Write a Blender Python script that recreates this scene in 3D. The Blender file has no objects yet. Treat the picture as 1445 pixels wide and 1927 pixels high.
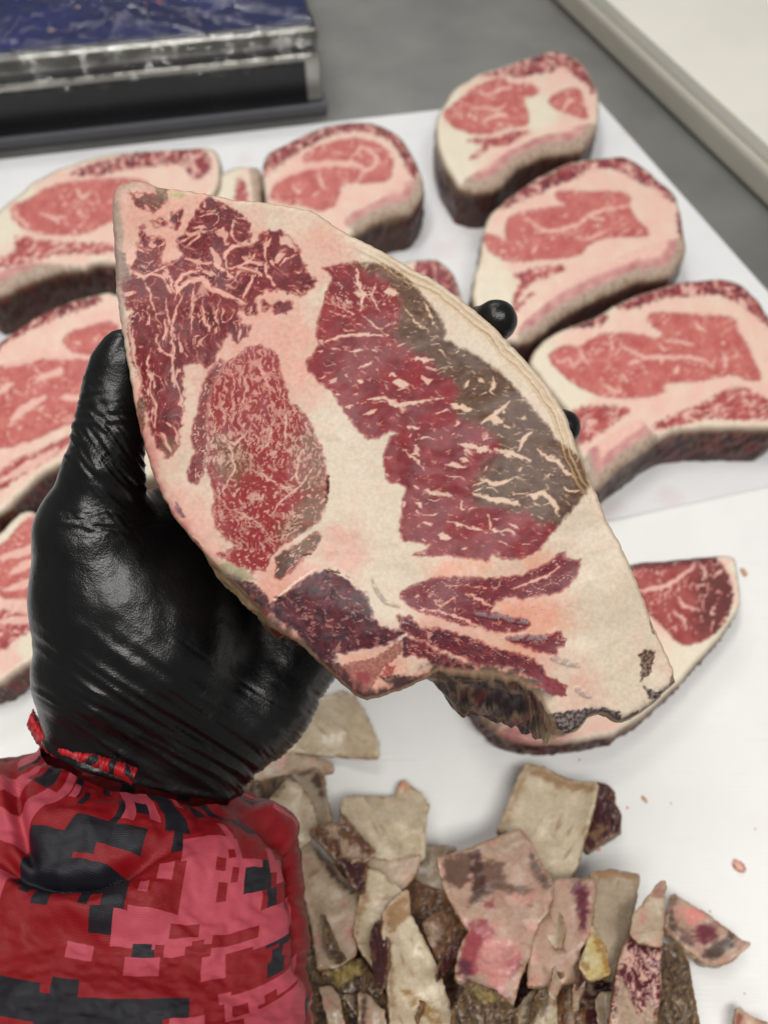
import bpy, math
import numpy as np
from mathutils import Vector, Matrix

# ------------------------------------------------------------------ camera
F = 1456.0; CX = 722.5; CY = 963.5            # focal length and centre in photo pixels
PITCH = math.radians(57)                       # looking down from the horizontal
CAM = np.array([0.0, 0.0, 0.515])
FWD = np.array([0.0, math.cos(PITCH), -math.sin(PITCH)])
UP = np.array([0.0, math.sin(PITCH), math.cos(PITCH)])
RT = np.array([1.0, 0.0, 0.0])
sc = bpy.context.scene
cd = bpy.data.cameras.new('camera'); cam = bpy.data.objects.new('camera', cd)
sc.collection.objects.link(cam); sc.camera = cam
cam.location = CAM; cam.rotation_euler = (math.pi/2 - PITCH, 0, 0)
cd.sensor_fit = 'VERTICAL'; cd.sensor_height = 36.0; cd.lens = F/1927*36
cd.clip_start = 0.01; cd.clip_end = 50
cd.dof.use_dof = True; cd.dof.focus_distance = 0.266; cd.dof.aperture_fstop = 9.5

# ------------------------------------------------------------------ light
w = bpy.data.worlds.new('World'); sc.world = w; w.use_nodes = True
w.node_tree.nodes['Background'].inputs[0].default_value = (1.0, 0.985, 0.955, 1)
w.node_tree.nodes['Background'].inputs[1].default_value = 0.24
def area(name, loc, target, sx, sy, power, col):
    l = bpy.data.lights.new(name, 'AREA'); l.shape = 'RECTANGLE'; l.size = sx; l.size_y = sy
    l.energy = power; l.color = col
    o = bpy.data.objects.new(name, l); sc.collection.objects.link(o)
    o.location = loc
    d = Vector(target) - Vector(loc); o.rotation_euler = d.to_track_quat('-Z', 'Y').to_euler()
area('sheen_backlight', (-0.55, 0.45, 2.1), (0, 0.25, 0), 1.2, 0.3, 15, (1.0, 0.975, 0.94))
area('sheen_backlight', (0.25, -0.55, 2.0), (0, 0.2, 0), 1.4, 0.45, 25, (1.0, 0.975, 0.94))
area('sheen_backlight', (-0.35, 2.3, 2.0), (0, 0.4, 0), 1.6, 0.30, 14, (1.0, 0.975, 0.94))  # backlight added for glints on the film and sheen on the steaks
sc.view_settings.view_transform = 'Standard'; sc.view_settings.look = 'None'
sc.view_settings.exposure = 0.0; sc.view_settings.gamma = 1.0

# ------------------------------------------------------------------ helpers
C = sc.collection
def ray(px, py):
    px = np.asarray(px, float); py = np.asarray(py, float)
    return (((px-CX)/F)[..., None]*RT + ((CY-py)/F)[..., None]*UP + FWD)
def P(px, py, d):
    return CAM + ray(px, py)*np.asarray(d, float)[..., None]
def onplane(px, py, o, n):
    r = ray(px, py); t = ((o-CAM)@n)/(r@n)
    return CAM + r*t[..., None]
def W(px, py, z):
    return onplane(px, py, np.array([0, 0, z]), np.array([0, 0, 1.0]))
def Z(s, ox=0, oy=0, k=1.0):
    a = np.array([[float(v) for v in q.split(',')] for q in s.split()])
    return a*k + np.array([ox, oy])
def lin(*c):
    c = np.array(c, float)/255
    return np.where(c <= .04045, c/12.92, ((c+.055)/1.055)**2.4)
def sst(a, b, x):
    t = np.clip((x-a)/(b-a), 0, 1); return t*t*(3-2*t)
_tab = {}
def gn(x, y, seed=0):
    """gradient noise, about -1..1"""
    if seed not in _tab:
        r = np.random.RandomState(1000+seed).rand(128, 128)*2*np.pi
        _tab[seed] = (np.cos(r), np.sin(r))
    gx, gy = _tab[seed]
    xi = np.floor(x).astype(int); yi = np.floor(y).astype(int); fx = x-xi; fy = y-yi
    u = fx*fx*fx*(fx*(fx*6-15)+10); v = fy*fy*fy*(fy*(fy*6-15)+10)
    def g(i, j):
        a = (xi+i) & 127; b = (yi+j) & 127
        return gx[a, b]*(fx-i) + gy[a, b]*(fy-j)
    return 1.5*((g(0, 0)*(1-u)+g(1, 0)*u)*(1-v) + (g(0, 1)*(1-u)+g(1, 1)*u)*v)
def fbm(x, y, seed=0, o=3):
    s = 0; a = 1.0; t = 0
    for i in range(o):
        s = s + a*gn(x*2**i+i*17.3, y*2**i+i*9.1, seed+i); t += a; a *= .5
    return s/t*1.3
def seg_dist(x, y, pl, closed):
    """distance, nearest point and outward side to a polyline; also t along it"""
    n = len(pl); best = np.full(x.shape, 1e9); bx = x*0; by = y*0; bt = x*0
    for i in range(n if closed else n-1):
        a = pl[i]; b = pl[(i+1) % n]; d = b-a; L = d@d
        if L < 1e-9: continue
        t = np.clip(((x-a[0])*d[0]+(y-a[1])*d[1])/L, 0, 1)
        qx = a[0]+t*d[0]; qy = a[1]+t*d[1]; dd = (x-qx)**2+(y-qy)**2
        m = dd < best
        best = np.where(m, dd, best); bx = np.where(m, qx, bx); by = np.where(m, qy, by); bt = np.where(m, (i+t), bt)
    return np.sqrt(best), bx, by, bt
def inside(x, y, pl):
    c = np.zeros(x.shape, bool); n = len(pl)
    for i in range(n):
        x1, y1 = pl[i]; x2, y2 = pl[(i+1) % n]
        if y1 == y2: continue
        c ^= ((y1 > y) != (y2 > y)) & (x < (x2-x1)*(y-y1)/(y2-y1)+x1)
    return c
def sdf(x, y, pl):
    pad = 60
    m = (x > pl[:, 0].min()-pad) & (x < pl[:, 0].max()+pad) & (y > pl[:, 1].min()-pad) & (y < pl[:, 1].max()+pad)
    r = np.full(x.shape, float(pad))
    if m.any():
        d = seg_dist(x[m], y[m], pl, True)[0]
        r[m] = np.where(inside(x[m], y[m], pl), -d, d)
    return r
def line(x, y, pl, wd, taper=.6):
    pad = 40; r = np.full(x.shape, 40.)
    m = (x > pl[:, 0].min()-pad) & (x < pl[:, 0].max()+pad) & (y > pl[:, 1].min()-pad) & (y < pl[:, 1].max()+pad)
    if m.any():
        d, _, _, t = seg_dist(x[m], y[m], pl, False); t = t/max(1, len(pl)-1)
        r[m] = d - wd*(1-taper*np.abs(2*t-1)**2)
    return r
def smooth_poly(pl, it=1):
    for _ in range(it):
        q = np.roll(pl, -1, 0); pl = np.stack([pl*.75+q*.25, pl*.25+q*.75], 1).reshape(-1, 2)
    return pl
def mix(a, b, t):
    return a*(1-t[..., None]) + b*t[..., None]

# ------------------------------------------------------------------ things and meshes
def tag(o, label=None, cat=None, group=None, kind=None):
    if label: o['label'] = label
    if cat: o['category'] = cat
    if group: o['group'] = group
    if kind: o['kind'] = kind
    return o
def empty(name, loc, label, cat, group=None):
    o = bpy.data.objects.new(name, None); C.objects.link(o); o.location = loc; o.empty_display_size = .02
    return tag(o, label, cat, group)
def mk(name, v, f, mat, parent=None, col=None, nrm=None, attrs=None, smooth=True):
    """mesh object from world-space vertices; the parent only has a location"""
    v = np.asarray(v, float)
    off = np.array(parent.location) if parent is not None and parent.parent is None else np.zeros(3)
    if parent is not None and parent.parent is not None: off = np.array(parent.parent.location)
    base = v.mean(0) if parent is None else off
    if parent is None: base = np.array([base[0], base[1], v[:, 2].min()])
    me = bpy.data.meshes.new(name)
    if isinstance(f, np.ndarray):
        n = len(f); k = f.shape[1]
        me.vertices.add(len(v)); me.vertices.foreach_set('co', (v-base).astype(np.float32).ravel())
        me.loops.add(n*k); me.loops.foreach_set('vertex_index', f.astype(np.int32).ravel())
        me.polygons.add(n); me.polygons.foreach_set('loop_start', np.arange(0, n*k, k, dtype=np.int32))
        me.update(calc_edges=True); me.validate()
    else:
        me.from_pydata((v-base).tolist(), [], f); me.update()
    me.polygons.foreach_set('use_smooth', [smooth]*len(me.polygons))
    if col is not None:
        a = me.color_attributes.new('Col', 'FLOAT_COLOR', 'POINT')
        c4 = np.ones((len(v), 4), np.float32); c4[:, :3] = col; a.data.foreach_set('color', c4.ravel())
    if attrs:
        for k_, arr in attrs.items():
            a = me.attributes.new(k_, 'FLOAT', 'POINT'); a.data.foreach_set('value', np.asarray(arr, np.float32))
    if nrm is not None:
        me.normals_split_custom_set_from_vertices(nrm.tolist())
    me.materials.append(mat)
    o = bpy.data.objects.new(name, me); C.objects.link(o)
    if parent is None: o.location = base
    else: o.parent = parent
    return o
def vnormals(v, f):
    n = np.zeros_like(v)
    a = v[f[:, 0]]; b = v[f[:, 1]]; c = v[f[:, 2]]; d = v[f[:, 3]]
    fn = np.cross(c-a, d-b)
    for k in range(4):
        for ax in range(3): n[:, ax] += np.bincount(f[:, k], fn[:, ax], len(v))
    l = np.linalg.norm(n, axis=1); l[l == 0] = 1
    return n/l[:, None]

# ------------------------------------------------------------------ materials
def new_mat(name):
    m = bpy.data.materials.new(name); m.use_nodes = True
    return m, m.node_tree.nodes, m.node_tree.links, m.node_tree.nodes['Principled BSDF']
def noise_bump(N, L, b, layers, dist=1.0):
    """layers: (scale, strength in metres, detail)"""
    tc = N.new('ShaderNodeTexCoord'); prev = None
    for s, st, det in layers:
        t = N.new('ShaderNodeTexNoise'); t.inputs['Scale'].default_value = s; t.inputs['Detail'].default_value = det
        L.new(tc.outputs['Object'], t.inputs['Vector'])
        bp = N.new('ShaderNodeBump'); bp.inputs['Strength'].default_value = 1.0; bp.inputs['Distance'].default_value = st
        L.new(t.outputs['Fac'], bp.inputs['Height'])
        if prev is not None: L.new(prev.outputs['Normal'], bp.inputs['Normal'])
        prev = bp
    L.new(prev.outputs['Normal'], b.inputs['Normal'])
    return tc
def meat_mat(name, r_lean, r_fat, bump=.0004, spec=.5, var=.16):
    m, N, L, b = new_mat(name)
    a = N.new('ShaderNodeAttribute'); a.attribute_name = 'Col'
    g = N.new('ShaderNodeAttribute'); g.attribute_name = 'fat'
    tc = noise_bump(N, L, b, [(260, bump, 4), (1100, bump*.35, 2)])
    t = N.new('ShaderNodeTexNoise'); t.inputs['Scale'].default_value = 700; t.inputs['Detail'].default_value = 3
    L.new(tc.outputs['Object'], t.inputs['Vector'])
    mr = N.new('ShaderNodeMapRange'); mr.inputs['From Min'].default_value = .25; mr.inputs['From Max'].default_value = .75
    mr.inputs['To Min'].default_value = 1-var; mr.inputs['To Max'].default_value = 1+var
    L.new(t.outputs['Fac'], mr.inputs['Value'])
    vm = N.new('ShaderNodeVectorMath'); vm.operation = 'SCALE'
    L.new(a.outputs['Color'], vm.inputs[0]); L.new(mr.outputs['Result'], vm.inputs['Scale'])
    L.new(vm.outputs['Vector'], b.inputs['Base Color'])
    rr = N.new('ShaderNodeMapRange'); rr.inputs['To Min'].default_value = r_lean; rr.inputs['To Max'].default_value = r_fat
    L.new(g.outputs['Fac'], rr.inputs['Value']); L.new(rr.outputs['Result'], b.inputs['Roughness'])
    b.inputs['Specular IOR Level'].default_value = spec
    b.inputs['Coat Weight'].default_value = .05; b.inputs['Coat Roughness'].default_value = .16; b.inputs['Subsurface Weight'].default_value = .22; b.inputs['Subsurface Scale'].default_value = .003; b.inputs['Subsurface Radius'].default_value = (1, .45, .3)
    return m
MEAT = meat_mat('aged_meat', .36, .36, .00006, .20, .10)
WET = meat_mat('fresh_meat', .36, .40, .0002, .32, .08)
TRIM = meat_mat('trimmings', .32, .30, .00018, .45, .10)
def plain(name, col, rough=.5, metal=0, bump=None, spec=.5, var=None):
    m, N, L, b = new_mat(name)
    b.inputs['Base Color'].default_value = (*col, 1); b.inputs['Roughness'].default_value = rough
    b.inputs['Metallic'].default_value = metal; b.inputs['Specular IOR Level'].default_value = spec
    if bump: noise_bump(N, L, b, bump)
    if var:
        tc = N.new('ShaderNodeTexCoord'); t = N.new('ShaderNodeTexNoise')
        t.inputs['Scale'].default_value = var[0]; t.inputs['Detail'].default_value = 5
        L.new(tc.outputs['Object'], t.inputs['Vector'])
        r = N.new('ShaderNodeValToRGB'); r.color_ramp.elements[0].position = .35; r.color_ramp.elements[1].position = .65
        r.color_ramp.elements[0].color = (*[c*(1-var[1]) for c in col], 1); r.color_ramp.elements[1].color = (*[min(1, c*(1+var[1])) for c in col], 1)
        L.new(t.outputs['Fac'], r.inputs[0]); L.new(r.outputs[0], b.inputs['Base Color'])
    return m

# ------------------------------------------------------------------ slab builder
def ragged(pl, step, amp, scale, seed):
    """resample a closed outline and roughen it"""
    out = []
    n = len(pl)
    for i in range(n):
        a = pl[i]; b = pl[(i+1) % n]; k = max(1, int(np.hypot(*(b-a))/step))
        for j in range(k): out.append(a+(b-a)*j/k)
    q = np.array(out)
    dx = fbm(q[:, 0]/scale, q[:, 1]/scale, seed, 3); dy = fbm(q[:, 0]/scale+50, q[:, 1]/scale+9, seed+5, 3)
    return q + amp*np.stack([dx, dy], 1)
def slab(name, root, outline, o, n, sp, thick, face_fn, side_fn, mat, regions=None, rings=9, edge_r=.003,
         bulge=None, flare=None, warp=None, rough_side=.0012, seed=0, side_names=None):
    n = np.asarray(n, float); n = n/np.linalg.norm(n); o = np.asarray(o, float)
    x0, y0 = outline.min(0)-sp*2; x1, y1 = outline.max(0)+sp*2
    gx = np.arange(x0, x1, sp); gy = np.arange(y0, y1, sp)
    X, Y = np.meshgrid(gx, gy); shp = X.shape; x = X.ravel(); y = Y.ravel()
    ins = inside(x, y, outline)
    idx = np.where(ins)[0]
    d = np.full(x.shape, 0.); bx = x.copy(); by = y.copy(); bt = x*0
    # distance in blocks
    for s in range(0, len(idx), 60000):
        q = idx[s:s+60000]; dd, qx, qy, qt = seg_dist(x[q], y[q], outline, True); d[q] = dd; bx[q] = qx; by[q] = qy; bt[q] = qt
    keep = ins & (d > sp*.3)
    K = keep.reshape(shp)
    cell = K[:-1, :-1] & K[1:, :-1] & K[:-1, 1:] & K[1:, 1:]
    I = np.arange(x.size).reshape(shp)
    q = np.stack([I[:-1, :-1][cell], I[:-1, 1:][cell], I[1:, 1:][cell], I[1:, :-1][cell]], 1)   # image y down
    q = q[:, ::-1]                                                                                # faces the camera
    used = np.unique(q); remap = np.full(x.size, -1); remap[used] = np.arange(len(used))
    q = remap[q]; x = x[used]; y = y[used]; d = d[used]; bx = bx[used]; by = by[used]; bt = bt[used]
    # boundary edges
    e = np.concatenate([q[:, [0, 1]], q[:, [1, 2]], q[:, [2, 3]], q[:, [3, 0]]])
    key = e[:, 0].astype(np.int64)*len(x)+e[:, 1]; rkey = e[:, 1].astype(np.int64)*len(x)+e[:, 0]
    be = e[~np.isin(key, rkey)]
    bv = np.unique(be)
    odx = bx[bv]-x[bv]; ody = by[bv]-y[bv]; l = np.hypot(odx, ody)+1e-9; odx /= l; ody /= l
    x[bv] = bx[bv]; y[bv] = by[bv]; d[bv] = 0
    p = onplane(x, y, o, n)
    mpp = np.linalg.norm(p-CAM, axis=1)/F
    col, fat, reg, hgt = face_fn(x, y, d)
    dm = d*mpp
    t = np.clip(1-dm/edge_r, 0, 1); drop = edge_r*(1-np.sqrt(np.clip(1-t*t*.96, 0, 1)))
    fade = np.clip(dm/edge_r, 0.15, 1)
    dep = drop - hgt*fade
    if warp is not None: dep = dep - warp(x, y)
    p_top = p - n*dep[:, None]
    # outward directions in 3-D, smoothed along the outline
    tg = np.roll(outline, -3, 0)-np.roll(outline, 3, 0); on = np.stack([tg[:, 1], -tg[:, 0]], 1); on /= np.linalg.norm(on, axis=1)[:, None]+1e-9
    i0 = np.floor(bt[bv]).astype(int) % len(outline); i1 = (i0+1) % len(outline); fr = (bt[bv] % 1)[:, None]
    no = on[i0]*(1-fr)+on[i1]*fr; no /= np.linalg.norm(no, axis=1)[:, None]+1e-9
    if (no[:, 0]*odx+no[:, 1]*ody).sum() < 0: no = -no
    odx, ody = no[:, 0], no[:, 1]
    pb = onplane(x[bv], y[bv], o, n)
    out = onplane(x[bv]+odx*3, y[bv]+ody*3, o, n)-pb; out /= np.linalg.norm(out, axis=1)[:, None]
    V = [p_top]; COL = [col]; FAT = [fat]; base = len(x); ringidx = []
    th = thick if np.isscalar(thick) else thick
    prev = np.full(len(x), -1); prev[bv] = bv
    quads_side = []; sreg = []
    last = p_top[bv]
    for k in range(1, rings+1):
        s = k/rings
        off = edge_r*.35*math.sin(math.pi*min(1, s*1.0)) 
        if bulge is not None: off = off + bulge(x[bv], y[bv], s)
        else: off = off*np.ones(len(bv))
        nn = fbm(x[bv]/26+s*2, y[bv]/26-s*5, seed+31, 3)*rough_side*math.sin(math.pi*min(s, .9))
        pos = last*0 + p_top[bv] - n*(th*s) + out*(off+nn)[:, None]
        if flare is not None: pos = pos + flare(x[bv], y[bv], s)
        c, ft = side_fn(x[bv], y[bv], s, bt[bv])
        V.append(pos); COL.append(c); FAT.append(ft)
        cur = np.full(len(x), -1); cur[bv] = base+np.arange(len(bv)); base += len(bv)
        a = be[:, 0]; b = be[:, 1]
        quads_side.append(np.stack([prev[b], prev[a], cur[a], cur[b]], 1)); prev = cur
    # underside
    und = np.full(len(x), -1); inner = np.setdiff1d(np.arange(len(x)), bv)
    und[bv] = prev[bv]; und[inner] = base+np.arange(len(inner))
    pi = p_top[inner]-n*th
    V.append(pi); COL.append(np.tile(COL[-1].mean(0), (len(inner), 1))); FAT.append(np.zeros(len(inner)))
    qb = und[q[:, ::-1]]
    V = np.concatenate(V); COL = np.clip(np.concatenate(COL), 0, 1); FAT = np.concatenate(FAT)
    qs = np.concatenate(quads_side)
    allq = np.concatenate([q, qs, qb]); nr = vnormals(V, allq)
    if (nr[:len(x)]@n).mean() < 0: allq = allq[:, ::-1]; nr = -nr
    if regions is None:
        o_ = mk(name, V, allq, mat, None, COL, nr, {'fat': FAT}); return o_
    labs = np.concatenate([reg[q[:, 0]], np.full(len(qs)+len(qb), 99)])
    for ri, rn in list(regions.items())+[(99, 'rind')]:
        m = labs == ri
        if m.sum() < 6: continue
        fq = allq[m]; u = np.unique(fq); rm = np.full(len(V), -1); rm[u] = np.arange(len(u))
        nm, lb = rn if isinstance(rn, tuple) else (rn, None)
        ob = mk(nm, V[u], rm[fq], mat, root, COL[u], nr[u], {'fat': FAT[u]})
        if lb: ob['label'] = lb
    return root

# ------------------------------------------------------------------ marbling
def marble(x, y, scale, ang, stretch, th, seed, ridge=.0, rscale=1.5):
    ca, sa = math.cos(math.radians(ang)), math.sin(math.radians(ang))
    wx = fbm(x/(scale*4), y/(scale*4), seed+11, 2)*scale*1.4; wy = fbm(x/(scale*4)+30, y/(scale*4), seed+13, 2)*scale*1.4
    xx = x+wx; yy = y+wy
    u = (xx*ca+yy*sa)/(scale*stretch); v = (-xx*sa+yy*ca)/scale
    n = fbm(u, v, seed, 3)
    f = np.clip((n-th+.17)/.30, 0, 1)
    if ridge > 0:
        r = 1-np.abs(fbm(u/rscale+7, v/rscale+3, seed+3, 3))*2.2
        mod = sst(-.3, .5, gn(x/(scale*5), y/(scale*5), seed+21))
        f = np.maximum(f, sst(1-ridge, 1-ridge*.45, r)*(.35+.65*mod))
    return f

# ------------------------------------------------------------------ table, boards
def box_mesh(name, c, ax, ay, az, mat, parent=None, bevel=.003, label=None, segs=3, wave=0):
    """box from a corner c and three edge vectors, with bevelled edges"""
    import bmesh
    c = np.array(c, float); ax = np.array(ax, float); ay = np.array(ay, float); az = np.array(az, float)
    bm = bmesh.new(); vs = []
    for k in (0, 1):
        for (i, j) in ((0, 0), (1, 0), (1, 1), (0, 1)): vs.append(bm.verts.new(c+ax*i+ay*j+az*k))
    for q in ((3, 2, 1, 0), (4, 5, 6, 7), (0, 1, 5, 4), (1, 2, 6, 5), (2, 3, 7, 6), (3, 0, 4, 7)): bm.faces.new([vs[i] for i in q])
    if bevel: bmesh.ops.bevel(bm, geom=bm.edges[:]+bm.verts[:], offset=bevel, segments=segs, affect='EDGES', profile=.5)
    bmesh.ops.recalc_face_normals(bm, faces=bm.faces[:])
    v = np.array([q.co[:] for q in bm.verts]); f = [[q.index for q in fc.verts] for fc in bm.faces]
    bm.verts.index_update()
    f = [[q.index for q in fc.verts] for fc in bm.faces]; bm.free()
    o = mk(name, v, f, mat, parent)
    for p in o.data.polygons: p.use_smooth = True
    nm = o.modifiers.new('wn', 'WEIGHTED_NORMAL'); nm.keep_sharp = False
    if label: o['label'] = label
    return o

def steel():
    m, N, L, b = new_mat('brushed_steel')
    b.inputs['Metallic'].default_value = .7
    tc = N.new('ShaderNodeTexCoord'); mp = N.new('ShaderNodeMapping'); mp.inputs['Scale'].default_value = (3, 160, 1); mp.inputs['Rotation'].default_value = (0, 0, -.2)
    t = N.new('ShaderNodeTexNoise'); t.inputs['Scale'].default_value = 6; t.inputs['Detail'].default_value = 4
    L.new(tc.outputs['Object'], mp.inputs[0]); L.new(mp.outputs[0], t.inputs['Vector'])
    mr = N.new('ShaderNodeMapRange'); mr.inputs['To Min'].default_value = .38; mr.inputs['To Max'].default_value = .62
    L.new(t.outputs['Fac'], mr.inputs[0]); L.new(mr.outputs[0], b.inputs['Roughness'])
    t2 = N.new('ShaderNodeTexNoise'); t2.inputs['Scale'].default_value = 9; t2.inputs['Detail'].default_value = 6
    L.new(tc.outputs['Object'], t2.inputs['Vector'])
    r = N.new('ShaderNodeValToRGB'); r.color_ramp.elements[0].color = (.25, .25, .24, 1); r.color_ramp.elements[1].color = (.33, .33, .315, 1)
    r.color_ramp.elements[0].position = .35; r.color_ramp.elements[1].position = .7
    L.new(t2.outputs['Fac'], r.inputs[0]); L.new(r.outputs[0], b.inputs['Base Color'])
    bp = N.new('ShaderNodeBump'); bp.inputs['Distance'].default_value = .0002; L.new(t.outputs['Fac'], bp.inputs['Height']); L.new(bp.outputs[0], b.inputs['Normal'])
    return m
STEEL = steel()
tv = np.array([[-2.5, -1.5, 0], [2.5, -1.5, 0], [2.5, 3.0, 0], [-2.5, 3.0, 0]])
t = mk('steel_worktop', tv, [(0, 1, 2, 3)], STEEL, smooth=False); t['kind'] = 'structure'

def board_mat(name, col, stains):
    """white polyethylene with faint scratches and a few shaped stains at world x, y"""
    m, N, L, b = new_mat(name)
    geo = N.new('ShaderNodeNewGeometry')
    t = N.new('ShaderNodeTexNoise'); t.inputs['Scale'].default_value = 14; t.inputs['Detail'].default_value = 7; t.inputs['Roughness'].default_value = .6
    L.new(geo.outputs['Position'], t.inputs['Vector'])
    r = N.new('ShaderNodeValToRGB'); r.color_ramp.elements[0].position = .3; r.color_ramp.elements[1].position = .72
    r.color_ramp.elements[0].color = (*[c*.95 for c in col], 1); r.color_ramp.elements[1].color = (*[min(1, c*1.03) for c in col], 1)
    L.new(t.outputs['Fac'], r.inputs[0]); cur = r.outputs[0]
    tw = N.new('ShaderNodeTexNoise'); tw.inputs['Scale'].default_value = 90; tw.inputs['Detail'].default_value = 3
    L.new(geo.outputs['Position'], tw.inputs['Vector'])
    vs = N.new('ShaderNodeVectorMath'); vs.operation = 'MULTIPLY_ADD'
    L.new(tw.outputs['Color'], vs.inputs[0]); vs.inputs[1].default_value = (.016, .016, 0); L.new(geo.outputs['Position'], vs.inputs[2])
    for (sx, sy, rad, ink, amt) in stains:
        dd = N.new('ShaderNodeVectorMath'); dd.operation = 'DISTANCE'; L.new(vs.outputs[0], dd.inputs[0])
        dd.inputs[1].default_value = (sx+.008, sy+.008, .015)
        mr = N.new('ShaderNodeMapRange'); mr.inputs['From Min'].default_value = rad*.35; mr.inputs['From Max'].default_value = rad
        mr.inputs['To Min'].default_value = amt; mr.inputs['To Max'].default_value = 0
        L.new(dd.outputs['Value'], mr.inputs[0])
        mx = N.new('ShaderNodeMix'); mx.data_type = 'RGBA'
        L.new(mr.outputs[0], mx.inputs['Factor']); L.new(cur, mx.inputs[6]); mx.inputs[7].default_value = (*ink, 1); cur = mx.outputs[2]
    mps = N.new('ShaderNodeMapping'); mps.inputs['Scale'].default_value = (14, 420, 1); mps.inputs['Rotation'].default_value = (0, 0, .9); L.new(geo.outputs['Position'], mps.inputs[0])
    sn = N.new('ShaderNodeTexNoise'); sn.inputs['Scale'].default_value = 1; sn.inputs['Detail'].default_value = 2; L.new(mps.outputs[0], sn.inputs['Vector'])
    sm = N.new('ShaderNodeMapRange'); sm.inputs['From Min'].default_value = .66; sm.inputs['From Max'].default_value = .74; sm.inputs['To Max'].default_value = .16; L.new(sn.outputs['Fac'], sm.inputs[0])
    mx = N.new('ShaderNodeMix'); mx.data_type = 'RGBA'; L.new(sm.outputs[0], mx.inputs['Factor']); L.new(cur, mx.inputs[6]); mx.inputs[7].default_value = (.45, .40, .36, 1); cur = mx.outputs[2]
    L.new(cur, b.inputs['Base Color']); b.inputs['Roughness'].default_value = .42; b.inputs['Specular IOR Level'].default_value = .4
    b.inputs['Subsurface Weight'].default_value = 0
    mp = N.new('ShaderNodeMapping'); mp.inputs['Scale'].default_value = (40, 900, 1); mp.inputs['Rotation'].default_value = (0, 0, .5)
    L.new(geo.outputs['Position'], mp.inputs[0])
    sct = N.new('ShaderNodeTexNoise'); sct.inputs['Scale'].default_value = 1; sct.inputs['Detail'].default_value = 3; L.new(mp.outputs[0], sct.inputs['Vector'])
    bp = N.new('ShaderNodeBump'); bp.inputs['Distance'].default_value = .00025; L.new(sct.outputs['Fac'], bp.inputs['Height']); L.new(bp.outputs[0], b.inputs['Normal'])
    return m
ST = []
for (px, py, rad, ink, amt) in [(1258, 1556, .009, (.72, .52, .30), .55), (1238, 1545, .006, (.7, .5, .3), .4), (1210, 1503, .0035, (.45, .42, .25), .6),
        (1375, 1828, .012, (.74, .62, .42), .5), (1440, 1513, .003, (.4, .4, .25), .6), (795, 1495, .012, (.78, .66, .42), .35),
        (806, 1517, .008, (.75, .6, .4), .4), (1000, 1480, .01, (.78, .74, .6), .3), (1320, 1640, .006, (.6, .6, .6), .25),
        (1110, 1900, .02, (.7, .55, .4), .35), (880, 1440, .012, (.75, .73, .68), .3), (1340, 1470, .006, (.66, .62, .5), .35), (1150, 1455, .004, (.6, .5, .4), .4)]:
    q = W(px, py, .015); ST.append((q[0], q[1], rad, ink, amt))
BOARD = board_mat('board_plastic', (.86, .86, .845), ST)
ST2 = []
for (px, py, rad) in [(840, 470, .020), (1000, 690, .02), (1140, 960, .02), (1260, 935, .015), (460, 300, .014), (890, 430, .016), (1180, 250, .012), (830, 330, .012), (1330, 560, .014), (60, 1370, .02)]:
    q = W(px, py, .015); ST2.append((q[0], q[1], rad, (.72, .50, .46), .22))
BOARD2 = board_mat('board_plastic_plain', (.84, .85, .86), ST2)
# board edge directions on the table
kL = W(620, 228, .015); kC = W(1113, 172, .015); kR = W(1445, 545, .015)
ex = (kC-kL)/np.linalg.norm(kC-kL); ey = np.array([-ex[1], ex[0], 0.])
dr = (kR-kC)/np.linalg.norm(kR-kC)
b1 = box_mesh('cutting_board', np.array([kC[0], kC[1], .0005])+dr*.60, -dr*.60, -ex*1.0, (0, 0, .0145), BOARD2, bevel=.003)
tag(b1, 'large white plastic cutting board under the rows of rosy steaks', 'cutting board')
# nearer board lies on top of the first one's near edge
f1 = W(1130, 976, .031); f2 = W(1445, 908, .031)
fx = (f2-f1)/np.linalg.norm(f2-f1)
A = f1+fx*.26
pl_ = A - fx*1.0
g1 = box_mesh('cutting_board', np.array([A[0], A[1], .0165]), -fx*1.0, np.array([fx[1], -fx[0], 0])*.75, (0, 0, .0145), BOARD, bevel=.0065, segs=6)
tag(g1, 'near white plastic cutting board holding the trimmings pile', 'cutting board')
ZB = .031
# upright stack at the right: two pale slabs
IV = plain('ivory_plastic', (.80, .78, .70), .5, bump=[(30, .0004, 4)], var=(8, .03))
BG = plain('beige_plastic', (.47, .445, .38), .5, bump=[(60, .0004, 4)], var=(12, .05))
r0 = W(1035, 0, 0); r1 = W(1445, 400, 0); rd = (r1-r0)/np.linalg.norm(r1-r0); rn = np.array([-rd[1], rd[0], 0])
if rn[0] < 0: rn = -rn
bs = r0 - rd*.35
o1 = box_mesh('lower_board', bs+np.array([0, 0, .0005]), rd*1.6, rn*.8, (0, 0, .034), BG, bevel=.008, segs=4)
tag(o1, 'thick beige board lying directly on the steel at upper right', 'board')
o2 = box_mesh('upper_board', bs+rn*.006+np.array([0, 0, .0345]), rd*1.6, rn*.8, (0, 0, .016), IV, bevel=.002, segs=3)
tag(o2, 'ivory board on top of the thick beige board at upper right', 'board')

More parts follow.
